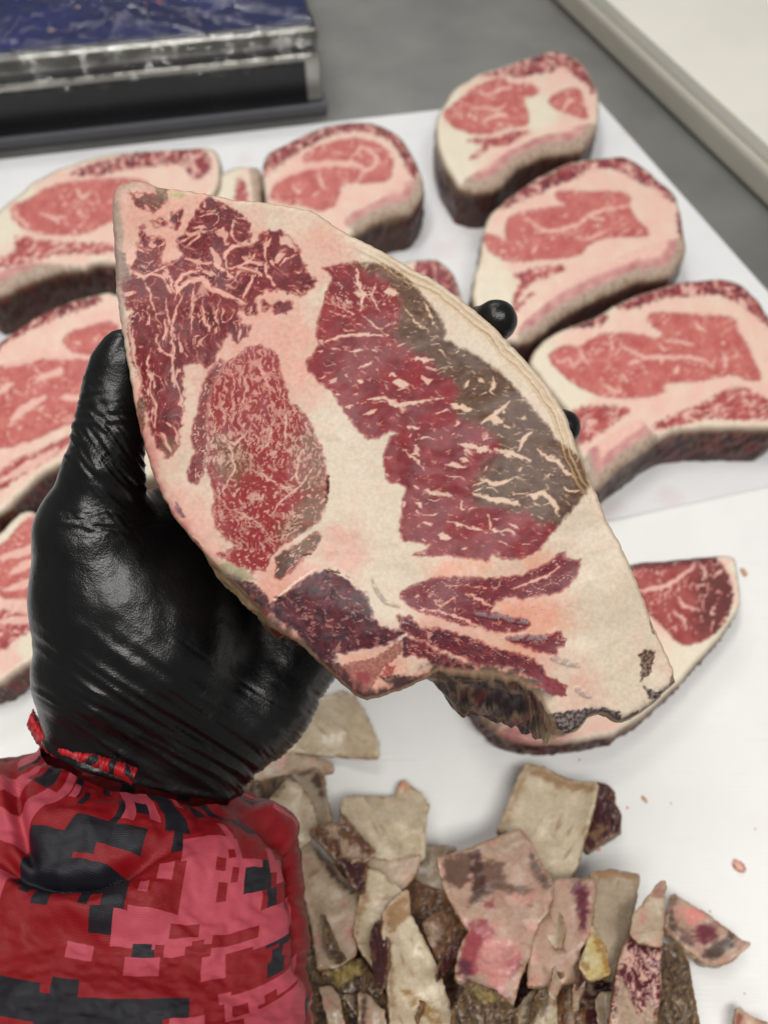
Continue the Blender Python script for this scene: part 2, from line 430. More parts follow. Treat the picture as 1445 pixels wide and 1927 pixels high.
# ------------------------------------------------------------------ scale
s0 = W(618, 216, 0.0); sx = -ex; sy = ey.copy(); 
root = empty('bench_scale', s0, 'steel bench scale with blue platter wrapped in clear film', 'scale')
BLK = plain('black_panel', (.012, .012, .014), .22, bump=[(8, .0006, 3)], var=(20, .3))
GRY = plain('grey_base', (.13, .135, .15), .5, bump=[(200, .0002, 3)])
CHR = plain('satin_steel', (.50, .49, .45), .3, .85, bump=[(25, .0006, 3)], var=(20, .15))
BLU = plain('blue_platter', (.016, .034, .21), .22, spec=.25, bump=[(10, .0004, 3)], var=(18, .25))
zz = np.array([0, 0, 1.])
HS = .86; Ls = .62; Dp = .36
def sb(name, u0, u1, v0, v1, h0, h1, mat, bev=.002, lab=None):
    return box_mesh(name, s0+sx*u0+sy*v0+zz*h0*HS, sx*(u1-u0), sy*(v1-v0), zz*(h1-h0)*HS, mat, root, bevel=bev, label=lab)
sb('base', 0, Ls, 0, Dp, .001, .016, GRY, .003)
sb('housing', .004, Ls, .006, Dp, .0162, .080, CHR, .004)
sb('display_panel', .022, Ls, .0035, .010, .018, .071, BLK, .0008)
sb('upper_housing', .012, Ls, .012, Dp, .0802, .090, GRY, .003)
sb('platter_rim', .005, Ls, .003, Dp, .0905, .112, CHR, .004)
sb('platter', .010, Ls, .014, Dp, .1122, .1150, BLU, .0012)
# cling film: crumpled thin clear sheet over the platter, hanging past the rim
def film():
    nu, nv = 420, 240
    u = np.linspace(.0, .60, nu); v = np.linspace(-.012, .30, nv); U, V = np.meshgrid(u, v)
    h = .1162 + .0022*np.abs(fbm(U*14, V*17, 61, 4)) + .0035*np.maximum(0, 1-np.abs(fbm(U*9+V*7, V*9, 64, 2))*14)*sst(-.1, .4, fbm(U*6, V*8, 69, 2)) + .002*np.maximum(0, 1-np.abs(fbm(U*16-V*20, V*7, 65, 2))*16)
    over = np.clip(.004-V, 0, 1); h = h - over*2.2 + over*fbm(U*60, V*30, 66, 2)*.8
    edge = np.clip(.012-U, 0, 1)*1.2; h = h-edge
    p = s0 + U[..., None]*sx + V[..., None]*sy + h[..., None]*zz*HS
    p = p + (np.clip(.004-V, 0, 1)*fbm(U*40, V*5, 68, 2)*.35)[..., None]*sy
    I = np.arange(nu*nv).reshape(nv, nu)
    q = np.stack([I[:-1, :-1].ravel(), I[:-1, 1:].ravel(), I[1:, 1:].ravel(), I[1:, :-1].ravel()], 1)[:, ::-1]
    m, N, L, b = new_mat('cling_film')
    b.inputs['Base Color'].default_value = (1, 1, 1, 1); b.inputs['Roughness'].default_value = .08
    out = N['Material Output']; tr = N.new('ShaderNodeBsdfTransparent'); gl = N.new('ShaderNodeBsdfGlossy'); gl.inputs['Roughness'].default_value = .05
    lw = N.new('ShaderNodeFresnel'); lw.inputs['IOR'].default_value = 1.9
    ms = N.new('ShaderNodeMixShader'); L.new(lw.outputs[0], ms.inputs[0]); L.new(tr.outputs[0], ms.inputs[1]); L.new(gl.outputs[0], ms.inputs[2])
    L.new(ms.outputs[0], out.inputs['Surface']); N.remove(b)
    tc = N.new('ShaderNodeTexCoord'); t = N.new('ShaderNodeTexNoise'); t.inputs['Scale'].default_value = 55; t.inputs['Detail'].default_value = 4; t.inputs['Distortion'].default_value = 1.2
    L.new(tc.outputs['Object'], t.inputs['Vector']); bp = N.new('ShaderNodeBump'); bp.inputs['Distance'].default_value = .0028
    L.new(t.outputs['Fac'], bp.inputs['Height']); L.new(bp.outputs[0], gl.inputs['Normal'])
    mk('cling_film', p.reshape(-1, 3), q, m, root)
    # small specks of meat stuck under the film
    RED = plain('red_scrap', lin(170, 40, 35), .4, bump=[(300, .0004, 3)])
film()

def lump(name, c, r, mat, seed, flat=.45, label=None, cat=None, group=None, parent=None):
    """small irregular crumb of meat"""
    nu, nv = 10, 7; v = []; f = []
    rs = np.random.RandomState(seed); ax = rs.uniform(.6, 1.3, 2); rot = rs.uniform(0, 3)
    for j in range(nv+1):
        th = math.pi*j/nv
        for i in range(nu):
            ph = 2*math.pi*i/nu
            k = 1+.35*rs.uniform(-1, 1)
            a = math.sin(th)*math.cos(ph)*ax[0]*k; b = math.sin(th)*math.sin(ph)*ax[1]*k
            v.append([c[0]+r*(a*math.cos(rot)-b*math.sin(rot)), c[1]+r*(a*math.sin(rot)+b*math.cos(rot)), c[2]+r*flat*(1+math.cos(th))])
    for j in range(nv):
        for i in range(nu):
            f.append((j*nu+i, (j+1)*nu+i, (j+1)*nu+(i+1) % nu, j*nu+(i+1) % nu))
    o = mk(name, np.array(v), np.array(f), mat, parent)
    return tag(o, label, cat, group)
PINKM = plain('pink_crumb', lin(228, 168, 152), .45, bump=[(400, .0004, 3)])
REDM = plain('red_scrap', lin(165, 40, 38), .4, bump=[(400, .0004, 3)])
TANM = plain('tan_scrap', lin(200, 160, 120), .5, bump=[(400, .0004, 3)])
for i, (px, py, r, m, lb) in enumerate([(1388, 1631, .0042, PINKM, 'small pink meat crumb alone on bare board at right'),
        (1122, 1592, .0034, PINKM, 'pink fat crumb beside the dark brown edge of the cream block'),
        (14, 1398, .0045, PINKM, 'pink meat crumb on the board above the red sleeve'),
        (1398, 1078, .0028, TANM, 'tiny tan sliver beside the small steak on near board'),
        (1212, 1504, .0018, TANM, 'tiny dull speck on bare board right of the cream block')]):
    lump('meat_crumb', W(px, py, ZB if px > 100 else .015)+np.array([0, 0, -.0003]), r, m, 40+i, .35, lb, 'meat crumb')
rs_ = np.random.RandomState(9)
for i, (px, py, lb) in enumerate([(955, 1475, 'tiny crumb on bare board left of the square cream block'), (1262, 1512, 'tiny crumb on the board just above the faint yellow stain'), (1180, 1520, 'tiny crumb right of the dark brown crusted offcut'),
        (1335, 1715, 'tiny crumb on the board above the striped wedge tip'), (1420, 1560, 'tiny crumb nearest the right frame edge above the pink crumb'), (1400, 1870, 'tiny crumb near the pink corner at lower right'), (1090, 1430, 'tiny crumb just below the hanging end of the held steak')]):
    lump('meat_crumb', W(px, py, ZB)+np.array([0, 0, -.0002]), rs_.uniform(.0005, .0010), (PINKM, TANM)[i % 2], 90+i, .4, lb, 'meat crumb', 'tiny crumbs scattered round the trimmings')
for i, (px, py, r, m, lb) in enumerate([(300, 6, .004, REDM, 'bright red meat scrap on the blue scale platter'),
        (275, 9, .0024, REDM, 'smaller dull red scrap next to the bright red one'), (148, 14, .0024, TANM, 'tan speck on the platter left of the red scraps'),
        (97, 58, .0026, TANM, 'pale tan speck on blue platter nearest the left edge')]):
    lump('meat_scrap', W(px, py, .1152*HS), r, m, 60+i, .25, lb, 'meat scrap')

# ------------------------------------------------------------------ steaks on the board
CREAM = lin(230, 219, 198); PINKF = lin(234, 190, 176); PALE = lin(228, 200, 186)
LEAN = lin(184, 92, 88); LEAN2 = lin(202, 118, 110); CAPC = lin(146, 56, 64); CAPD = lin(106, 42, 52)
BONEC = lin(178, 158, 140); BONEP = lin(200, 150, 145); DARK = lin(62, 44, 38); BROWN = lin(112, 84, 62)
def bg_steak(name, label, zz_, outline, eye, cap, lower, bone, cream, veins, seed, ox, oy, k, thick=.043, sp=3.2, extra=None, side=None, tilt=(0, 0), group='bone-in steaks laid out on the far board', zb=.0155, tone=1.0):
    g = lambda s: Z(s, ox, oy, k) if isinstance(s, str) else s
    out = ragged(smooth_poly(g(outline)), 8, 2.2, 30, seed)
    eyes = [smooth_poly(g(s)) for s in eye]; caps = [smooth_poly(g(s)) for s in cap]; lows = [smooth_poly(g(s)) for s in lower]
    bones = [smooth_poly(g(s)) for s in bone]; vv = [(g(s), wd) for s, wd in veins]
    cz = [(ox+a*k, oy+b*k, c*k) for a, b, c in cream]
    rs = seed*7
    def face(x, y, d):
        wob = fbm(x/26, y/26, rs+1, 3)
        pink = np.ones(x.shape)
        for a, b, c in cz: pink = np.minimum(pink, sst(.55, 1.25, np.hypot(x-a, y-b)/c+.15*wob))
        pink = np.maximum(0, pink - .9*sst(12, 4, d+3*wob))
        col = mix(np.tile(CREAM, (len(x), 1)), PINKF, np.clip(pink*(.75+.35*fbm(x/45, y/45, rs+2, 2)), 0, 1))
        fat = np.ones(x.shape); reg = np.zeros(x.shape, int); hgt = .0006*fbm(x/22, y/22, rs+3, 3)
        def lay(polys, c1, c2, ridx, sc, ang, st, th, rdg, edge):
            nonlocal col, fat, reg, hgt
            for i, pl in enumerate(polys):
                s = sdf(x, y, pl)
                s2 = s + edge*fbm(x/9, y/9, rs+4+i, 3)
                m = sst(3.2, -2.6, s2)
                mb = marble(x, y, sc, ang, st, th, rs+20+i, rdg)
                tone_ = sst(-.7, .7, fbm(x/30, y/30, rs+6, 3))
                lc = mix(np.tile(c1, (len(x), 1)), c2, tone_)
                lc = lc*(1+.10*fbm(x/2.5, y/7, rs+8, 2))[:, None]
                rim = sst(-9, -1, s2); lc = mix(lc, lc*.86+.03*np.array([1, .5, .6]), rim)
                lc = mix(lc, lin(206, 124, 116), np.clip(mb*2, 0, 1)*.6); lc = mix(lc, PINKF*.97, np.clip(mb*2-.9, 0, 1)*.9)
                col = mix(col, lc, m); fat = fat*(1-m)+m*mb; reg = np.where(s < 0, ridx, reg)
                hgt = hgt - .0004*m*(1-mb)
        lay(caps, CAPC, CAPD, 2, 8, 15+seed*9, 2.6, .34, .30, 6)
        lay(lows, CAPC, LEAN, 3, 8, -22, 3.2, .30, .32, 6)
        lay(eyes, LEAN, LEAN2, 1, 9, -8+seed*5, 1.8, .50, .16, 3)
        for pl, wd in vv:
            s = line(x+3*fbm(x/14, y/14, rs+50, 2), y+3*fbm(x/14, y/14, rs+51, 2), pl, wd*k/.36*.9, .7)
            m = sst(2.6, -1.6, s); col = mix(col, PINKF*1.0, m*.88); fat = np.maximum(fat, m)
        for pl in bones:
            s = sdf(x, y, pl)+2*fbm(x/10, y/10, rs+60, 2); m = sst(1.5, -1.5, s)
            core = sst(-3, -9, s); dn = d+2.5*fbm(x/18, y/18, rs+64, 2)
            bc = mix(np.tile(PINKF, (len(x), 1)), lin(186, 122, 124), sst(40, 31, dn)*sst(15, 20, dn)*(.75+.4*gn(x/20, y/20, rs+65))); bc = mix(bc, BONEC, sst(22, 15, dn)*.95); bc = bc*(1+.07*np.sin(dn*.9))[:, None]; core = core*sst(20, 13, dn)
            bc = bc*(1+.13*fbm(x/5, y/5, rs+61, 3))[:, None]
            por = sst(.15, .5, fbm(x/5, y/5, rs+62, 2))*core; bc = mix(bc, lin(118, 80, 74), por*.65)
            col = mix(col, bc, m); fat = fat*(1-m)+.9*m; reg = np.where(s < 0, 4, reg); hgt = hgt+.0008*m
        rim = sst(5, 1.0, d+1.5*wob); col = mix(col, BROWN*1.3, rim*.55)
        if extra: col, fat = extra(x, y, d, col, fat)
        return col*tone, fat, reg, hgt
    bc_ = [(b[:, 0].mean(), b[:, 1].mean()) for b in bones]
    def sidef(x, y, s, bt):
        nz = fbm(x/16+s*2, y/16+s*5, rs+70, 3); n2 = fbm(x/5, y/5+s*9, rs+71, 3)
        c = mix(np.tile(lin(50, 32, 30), (len(x), 1)), lin(104, 62, 52), sst(-.2, .7, nz))
        c = mix(c, lin(158, 112, 96), sst(.15, .6, n2)*.7); c = mix(c, lin(122, 48, 50), sst(.1, .6, fbm(x/22, y/22+s*2, rs+77, 2))*.6)
        if cz:
            fatw = np.zeros(x.shape)
            for a, b, cc in cz: fatw = np.maximum(fatw, sst(1.3, .7, np.hypot(x-a, y-b)/cc+.3*nz))
            c = mix(c, lin(136, 112, 90)*(1+.2*n2)[:, None], fatw*sst(.55, .1, s)*.8)
        near_bone = np.zeros(x.shape)
        for pl in bones: near_bone = np.maximum(near_bone, sst(10, 2, np.abs(sdf(x, y, pl))))
        c = mix(c, lin(70, 48, 42)*(1+.4*n2)[:, None], near_bone*sst(.08, .25, s)*.8)
        top = sst(.14, .03, s)*np.ones(x.shape); c = mix(c, lin(150, 108, 88), top)
        return c*tone, .3*np.ones(x.shape)
    cen = out.mean(0); zt = zz_
    oo = W(cen[0], cen[1], zt); nn = np.array([tilt[0], tilt[1], 1.0])
    root = empty(name, (oo[0], oo[1], zb), label, 'steak', group)
    slab(name, root, out, oo, nn, sp, zt-zb, face, sidef, WET,
         regions={0: 'fat', 1: 'eye_muscle', 2: 'cap_muscle', 3: 'rib_meat', 4: 'rib_bone'}, rings=10, edge_r=.0024, rough_side=.0035, seed=seed)
    return root
ZT = .0585
k2 = .36
bg_steak('rib_steak', 'rib steak farthest back, small triangular muscle at its right', ZT,
 '110,470 150,370 220,280 330,215 430,180 560,140 640,110 720,95 790,103 860,140 900,190 930,250 960,300 968,400 955,480 942,525 890,600 830,622 740,628 640,652 560,690 500,740 440,800 400,825 330,830 240,810 215,790 190,740 150,680 125,600 110,530',
 ['155,410 200,380 260,330 310,285 370,260 430,235 470,245 520,275 600,265 645,290 650,320 610,340 580,345 570,360 590,400 600,450 590,490 540,500 460,510 390,535 300,535 230,515 180,480 150,435', '695,350 750,310 830,285 870,300 880,350 910,430 900,460 840,440 780,420 730,400 700,370'],
 ['330,250 400,205 480,180 560,150 650,115 760,100 830,130 880,175 915,235 950,300 940,335 900,290 850,235 790,185 740,180 720,215 640,220 540,240 470,225 400,225 350,245'],
 ['270,560 390,550 470,530 580,520 620,520 560,550 500,590 420,600 300,580', '280,660 330,620 370,590 400,600 350,640 300,675'],
 ['950,480 860,490 760,525 660,545 560,595 460,640 370,705 300,745 240,795 300,832 400,828 440,803 500,743 560,693 640,655 740,630 830,624 890,602 945,530'],
 [(190, 640, 190), (650, 420, 110), (170, 330, 90)],
 [('285,400 360,395 430,410 480,375', 3), ('350,470 410,440 460,425 480,440', 3), ('500,290 440,300 380,330 330,310', 3), ('770,410 800,370 840,350', 4)], 1, 780, 60, k2)
bg_steak('rib_steak', 'rib steak second from the back on the right, jagged dark cap corner', ZT,
 Z('906,438 918,405 942,384 967,362 1003,337 1039,319 1068,305 1093,299 1126,296 1154,294 1174,291 1190,298 1219,319 1244,341 1262,355 1274,368 1276,384 1284,420 1291,463 1289,478 1265,515 1255,518 1216,523 1177,535 1130,555 1083,578 1052,598 1029,613 1009,633 993,639 974,640 945,640 920,625 900,600 888,560 890,525 900,490 904,474'),
 ['470,1010 490,970 540,940 620,930 720,910 800,905 740,880 730,835 800,825 900,835 1000,830 1100,835 1135,860 1120,900 1150,960 1190,1010 1230,1040 1225,1070 1140,1075 1050,1070 980,1080 900,1120 880,1160 800,1185 680,1190 560,1205 480,1200 400,1160 360,1100 365,1050 420,1060 480,1100 470,1050'],
 ['430,920 500,860 600,790 700,740 790,690 870,680 960,660 1060,650 1110,650 1200,720 1290,790 1370,860 1370,890 1330,880 1250,820 1150,770 1060,720 960,710 880,730 860,770 760,790 640,850 540,890 450,935', '1370,920 1395,930 1412,1100 1390,1090 1365,1000'],
 ['510,1270 600,1235 700,1220 800,1215 760,1260 680,1290 600,1320 560,1360 540,1420 500,1440 520,1370 560,1300', '500,1460 560,1400 640,1340 560,1440 500,1500'],
 [Z('1292,445 1289,480 1265,516 1255,519 1216,524 1177,536 1130,556 1083,579 1052,599 1029,614 1009,634 993,640 970,638 980,610 1010,585 1045,556 1090,527 1135,500 1185,477 1235,458')],
 [(380, 1380, 190), (420, 1180, 60)],
 [('570,970 620,1000 700,1045 780,1030 860,1000 910,960 980,930 1080,915 1140,905', 3.2), ('630,1045 700,1040 760,1030', 3), ('900,940 930,975 980,975', 3), ('880,1090 950,1060 1000,1040', 3), ('610,1150 640,1120', 3)], 2, 780, 60, k2)
bg_steak('rib_steak', 'largest rib steak at right edge, deep curved bone facing the near board', ZT,
 '300,440 330,390 400,330 480,290 560,265 640,230 720,180 800,140 900,110 1000,75 1100,65 1200,55 1270,65 1340,100 1400,160 1445,230 1520,330 1580,450 1600,600 1560,720 1500,772 1445,775 1400,780 1300,772 1200,777 1100,777 1000,792 930,820 880,860 820,900 740,960 680,1010 630,1070 590,1060 560,980 530,880 500,750 480,690 440,650 380,580 320,500 298,470',
 ['375,430 420,400 480,375 540,390 590,350 650,325 740,320 840,325 900,350 950,330 870,280 860,240 900,220 1000,225 1120,235 1250,240 1300,260 1290,300 1330,350 1370,440 1400,500 1420,550 1350,555 1280,520 1200,540 1100,560 1000,560 940,570 960,610 860,635 740,640 660,635 560,600 480,550 420,490'],
 ['450,300 560,270 640,235 690,240 640,290 540,300', '700,190 800,150 900,110 1000,80 1100,65 1200,60 1300,80 1370,140 1445,230 1500,320 1440,290 1360,220 1270,160 1180,130 1080,150 980,150 900,170 820,200 740,220'],
 ['490,690 600,670 740,680 790,690 740,730 680,780 640,800 600,830 540,870 520,800 500,730', '1080,680 1170,640 1240,590 1320,580 1400,620 1460,660 1500,700 1440,740 1350,740 1250,740 1150,730 1050,760 960,780 900,790 880,770 940,740 1000,710'],
 ['560,900 640,850 730,780 820,740 855,760 880,800 930,822 880,862 820,902 740,962 680,1012 630,1072 590,1050 575,960'],
 [(420, 600, 200), (340, 430, 90)],
 [('540,400 545,430 580,470', 3), ('730,380 790,410 850,440 960,440 1060,440 1130,450 1180,485', 3.4), ('770,470 830,455', 3), ('940,350 1010,365 1090,380', 2.4), ('1090,270 1110,300 1150,310', 3), ('920,380 950,410', 3), ('1230,410 1245,480', 3), ('480,440 510,490', 3), ('640,560 700,600 740,610', 3), ('740,520 770,560', 2.5)], 3, 880, 500, .391)
k5 = .3114
bg_steak('rib_steak', 'upright oval rib steak nearest the scale, dark crust along its right side', ZT,
 '300,330 330,280 400,240 480,200 580,150 700,105 820,90 930,85 1010,105 1100,150 1160,200 1200,280 1240,350 1270,430 1275,480 1260,540 1230,600 1180,640 1080,652 980,692 900,742 860,765 780,800 600,770 400,700 330,620 320,560 305,470 297,400',
 ['350,560 350,510 400,440 480,400 560,380 540,300 600,250 700,220 800,190 900,190 980,210 1060,260 1100,320 1090,380 1070,450 980,465 900,470 860,460 780,470 760,560 740,610 640,640 560,600 430,590'],
 ['310,330 400,240 480,210 600,150 720,110 850,95 960,100 1060,140 1140,200 1190,290 1240,370 1250,440 1200,430 1160,350 1130,280 1060,200 940,150 820,150 700,180 600,230 500,290 440,330 370,380 320,440 305,400'],
 [],
 ['1275,440 1180,450 1100,500 1040,545 960,595 860,635 780,700 860,765 900,743 980,693 1080,653 1180,642 1230,602 1260,542'],
 [(1080, 640, 60)],
 [('350,470 450,410 560,360 700,345 850,345 930,385', 8), ('820,340 900,240 960,270 1000,330 960,370 900,400 880,450', 4), ('640,380 650,450 670,500', 3), ('480,480 520,520', 3)], 4, 400, 200, k5)
k4 = .3183
bg_steak('rib_steak', 'rib steak at left below the scale, wide shadowed bone hollow', ZT,
 '-130,560 -40,480 60,400 130,340 230,260 380,190 540,140 720,110 900,95 1080,85 1200,80 1270,90 1300,150 1308,210 1290,330 1200,430 1100,560 980,680 860,760 760,790 640,765 560,762 500,800 400,802 250,842 120,892 0,962 -120,985 -200,800 -180,640',
 ['60,460 80,420 150,400 240,340 340,300 450,280 580,270 800,265 900,300 850,400 750,500 650,530 580,560 520,600 350,605 230,600 140,570 80,520'],
 ['400,240 520,190 640,150 800,120 980,95 1180,85 1240,130 1255,200 1220,250 1150,290 1110,240 1080,180 960,190 800,205 640,240 500,260'],
 ['80,620 140,610 300,640 500,650 660,650 700,690 600,720 400,710 250,740 120,780 0,800 -60,780 0,740 100,690'],
 ['-130,970 -110,870 0,820 120,785 220,770 350,780 480,785 560,762 500,801 400,804 250,844 120,894 0,964'],
 [(0, 560, 150), (150, 360, 70)],
 [('450,330 480,380 540,350', 4), ('240,470 320,500 390,500', 3), ('350,530 300,500', 3), ('450,610 440,570', 3), ('170,580 260,590', 2), ('1120,110 1150,200 1140,280', 4), ('80,440 110,500 180,560', 3)], 5, 0, 250, k4)
bg_steak('rib_steak', 'narrow steak end with cream fat, wedged between two steaks below the scale', ZT-.006,
 Z('396,340 420,322 446,311 470,313 490,314 492,340 492,380 488,430 420,450 385,420 380,370'), [], [], [Z('444,340 458,330 466,360 470,400 450,420 440,380')],
 [Z('468,313 490,313 493,345 493,400 478,400 474,350')], [(410, 370, 70)], [], 6, 0, 0, 1.0)
bg_steak('rib_steak', 'dark red steak corner peeking out behind the held steak', ZT,
 Z('782,485 816,484 840,496 857,516 866,545 872,580 870,620 850,660 780,660 720,610 700,540 730,500'), [], [Z('775,495 815,489 838,500 853,520 860,548 864,600 850,640 790,640 770,580')], [], [], [], [], 7, 0, 0, 1.0)
bg_steak('rib_steak', 'steak at left edge behind the gloved thumb, pale lean with thin white veins', ZT,
 Z('-60,720 -30,670 0,641 32,616 80,587 127,568 178,552 216,546 290,590 318,720 308,850 287,908 200,880 150,862 115,869 84,888 50,915 0,969 -60,985 -90,850'),
 [Z('-70,720 0,688 38,681 77,671 123,673 173,671 200,720 175,750 165,775 150,790 115,805 77,822 38,838 0,845 -60,850'), Z('115,638 130,623 177,611 215,600 235,640 200,680 160,672 130,660')],
 [Z('-20,680 0,655 38,632 77,612 130,590 190,570 190,556 140,564 80,585 32,614 0,640 -40,680')],
 [Z('0,884 38,861 77,846 130,819 160,808 132,834 100,861 58,884 23,907 0,926 -40,930')],
 [], [(300, 870, 60)], [(Z('23,790 45,770 85,745'), 3), (Z('70,712 110,700 115,690'), 3), (Z('115,747 160,750'), 2.5), (Z('0,740 20,720'), 3), (Z('0,905 60,875 110,845'), 3), (Z('10,690 80,668 180,672'), 3)], 8, 0, 0, 1.0)
bg_steak('rib_steak', 'heavily marbled steak at far left beside the palm, nearest the sleeve', ZT,
 Z('-90,1060 -40,1030 0,1003 23,976 42,961 65,959 96,984 150,1050 165,1130 150,1190 100,1218 77,1233 38,1256 0,1287 -50,1300 -90,1200'),
 [Z('-20,1030 8,1022 31,992 61,968 84,984 100,1060 84,1126 38,1133 0,1126 -40,1080')], [],
 [Z('0,1145 38,1137 77,1141 100,1150 69,1180 31,1203 0,1229 -60,1215')],
 [], [(10, 985, 40), (60, 1215, 30)], [(Z('20,1080 50,1060 85,1062'), 3), (Z('0,1050 40,1040 80,1020'), 3), (Z('10,1110 60,1095 90,1100'), 3), (Z('-10,1135 40,1140 100,1138'), 5), (Z('0,1170 40,1165 80,1170'), 3)], 9, 0, 0, 1.0)
# ------------------------------------------------------------------ the held steak
def held():
    A = lambda s: Z(s, 150, 300, .4152)      # readings taken in four enlarged regions
    B = lambda s: Z(s, 550, 450, .4152)
    D = lambda s: Z(s, 250, 850, .4152)
    E = lambda s: Z(s, 700, 900, .4152)
    out = Z('210,372 214,355 222,347 245,340 268,338 290,347 320,352 360,358 400,366 440,375 500,378 560,388 585,392 620,415 660,440 700,462 740,482 780,506 816,522 840,540 868,560 893,580 923,606 965,648 998,683 1027,717 1052,754 1065,779 1077,811 1086,843 1102,886 1125,930 1144,980 1169,1025 1194,1083 1215,1132 1235,1186 1256,1228 1271,1265 1273,1286 1252,1307 1227,1332 1198,1352 1173,1363 1157,1361 1140,1348 1127,1346 1107,1353 1086,1377 1062,1386 1045,1376 1034,1350 1018,1318 1002,1296 975,1280 930,1270 870,1264 826,1262 800,1278 775,1292 756,1300 735,1306 715,1314 690,1319 668,1310 648,1292 628,1274 606,1254 584,1232 560,1208 535,1195 508,1180 490,1152 460,1122 424,1090 398,1060 360,1018 325,974 300,930 283,888 272,850 262,810 250,750 240,690 228,610 219,550 213,490 210,440 208,404')
    out = ragged(out, 4, 2.0, 16, 3)
    M1 = [A('245,470 265,380 270,300 290,300 300,340 350,340 385,370 370,420 360,480 420,460 480,430 440,400 440,370 480,320 510,270 560,200 590,170 640,200 700,230 760,270 775,320 770,370 720,380 740,400 800,380 810,340 860,320 910,325 950,350 985,400 1010,460 1030,510 1075,550 1040,590 1000,620 930,600 880,590 830,600 800,650 810,700 780,715 735,690 725,650 720,700 740,750 780,760 770,790 720,830 690,820 680,790 650,830 620,900 570,960 545,920 480,930 470,1000 475,1090 460,1180 450,1280 420,1340 390,1345 350,1300 320,1220 315,1150 290,1090 280,1000 240,900 225,780 240,700 210,650 180,560 210,540 240,520 235,490'),
          A('870,670 900,640 960,640 965,670 930,700 890,700'), A('818,660 835,645 855,650 860,680 835,692'), A('235,150 300,155 350,165 390,180 390,200 350,235 300,240 260,215'),
          A('320,280 380,260 395,290 345,302'), A('420,240 470,225 455,300 430,320 415,280')]
    M2 = [A('740,870 780,845 830,845 880,870 905,910 915,980 940,1060 950,1110 990,1120 1030,1170 1060,1230 1090,1300 1110,1380 1121,1420 1123,1500 1112,1580 1080,1640 1040,1680 970,1715 910,1755 870,1800 840,1860 780,1870 710,1845 640,1805 620,1790 670,1775 710,1750 640,1705 611,1655 601,1575 605,1500 585,1440 572,1400 580,1320 580,1200 570,1130 590,1050 620,980 650,930 700,900')]
    M2b = [A('640,900 600,950 560,1010 540,1080 535,1150 510,1200 500,1260 520,1320 500,1380 484,1415 491,1450 526,1475 551,1435 571,1365 580,1280 570,1200 580,1100 600,1020 650,940')]
    M2c = [D('640,480 680,450 740,425 800,385 840,362 858,385 840,420 790,465 750,510 700,560 668,580 640,560 655,520')]
    M3 = [B('140,130 200,112 290,105 370,110 450,130 500,160 540,200 600,260 640,310 680,370 695,420 690,450 740,480 800,505 870,550 940,600 1000,660 1050,720 1110,790 1160,850 1200,910 1260,960 1300,990 1330,1050 1345,1110 1330,1150 1290,1200 1240,1260 1211,1294 1161,1354 1131,1394 1081,1434 1011,1454 951,1449 901,1429 886,1459 811,1449 711,1434 621,1439 541,1434 561,1419 611,1419 621,1384 561,1374 501,1369 485,1320 495,1250 500,1180 515,1120 480,1110 430,1100 415,1040 410,980 430,930 450,890 480,880 440,870 400,895 350,905 300,870 250,800 210,740 180,690 110,640 70,590 65,550 90,535 110,500 120,480 108,440 120,350 150,250 170,200 180,170')]
    BR = B('190,60 470,70 690,260 770,400 1060,600 1340,900 1430,1110 1340,1250 1230,1360 1080,1280 930,1230 830,1210 800,1130 830,1060 900,1000 930,950 850,880 780,830 730,780 740,700 670,600 600,540 520,500 440,440 480,300 420,180 300,140')
    M4 = [E('120,530 140,505 200,480 280,450 380,445 480,455 600,450 680,440 740,415 800,380 850,340 880,320 870,360 900,370 945,370 940,410 900,480 850,520 760,530 680,545 600,540 560,560 540,600 600,620 700,640 720,665 690,690 600,700 560,700 480,670 420,670 300,630 200,600 150,560'),
          E('610,720 700,710 800,710 855,700 880,730 870,760 840,770 830,800 740,780 680,760 620,740')]
    M6 = [E('110,620 170,625 220,680 300,680 380,700 470,730 560,770 640,790 700,800 760,850 800,900 850,930 880,940 870,985 820,985 770,930 700,890 620,860 560,850 480,850 400,800 340,790 250,740 180,720 130,680'),
          E('150,720 230,740 300,790 400,830 460,860 400,865 300,850 200,800 150,810 135,770')]
    M7 = [D('640,680 700,640 760,590 830,550 900,535 950,560 990,600 1050,640 1080,700 1090,760 1130,790 1230,820 1180,860 1100,880 1000,900 930,920 900,970 850,940 790,860 720,800 660,760 630,720')]
    vA = [('430,640 450,590 500,550 560,545 600,590 650,610 720,645 760,660', 6), ('520,560 515,640 510,720 505,800', 3), ('430,1040 425,960 430,880 420,780 400,700 390,620', 3.4),
          ('380,470 415,540 430,610', 3.5), ('670,500 660,430 700,395 790,385', 4.5), ('660,500 720,490 780,455 800,420', 3.2), ('850,330 840,420 850,520 900,600', 3.2),
          ('900,490 930,450 985,430', 2.5), ('430,385 500,350 540,330 600,325', 3), ('350,800 370,870 410,890 440,900', 3.6), ('560,640 570,740 600,790', 3.6),
          ('205,680 240,800 262,940 292,1040', 4), ('340,1100 330,1180 345,1240', 2.4), ('520,480 600,470 650,500 720,560', 3.6), ('480,600 440,680 420,760 440,820', 3),
          ('300,560 330,640 345,700', 3), ('700,280 690,340 720,380', 3), ('640,640 620,720 640,780', 2.6), ('560,300 540,350 470,400', 2.6), ('330,860 310,920 330,1000 320,1060', 2.6), ('460,620 440,560 470,520 560,500', 5), ('800,500 770,580 740,640', 3.4), ('250,540 310,520 370,490 440,460', 2.6)]
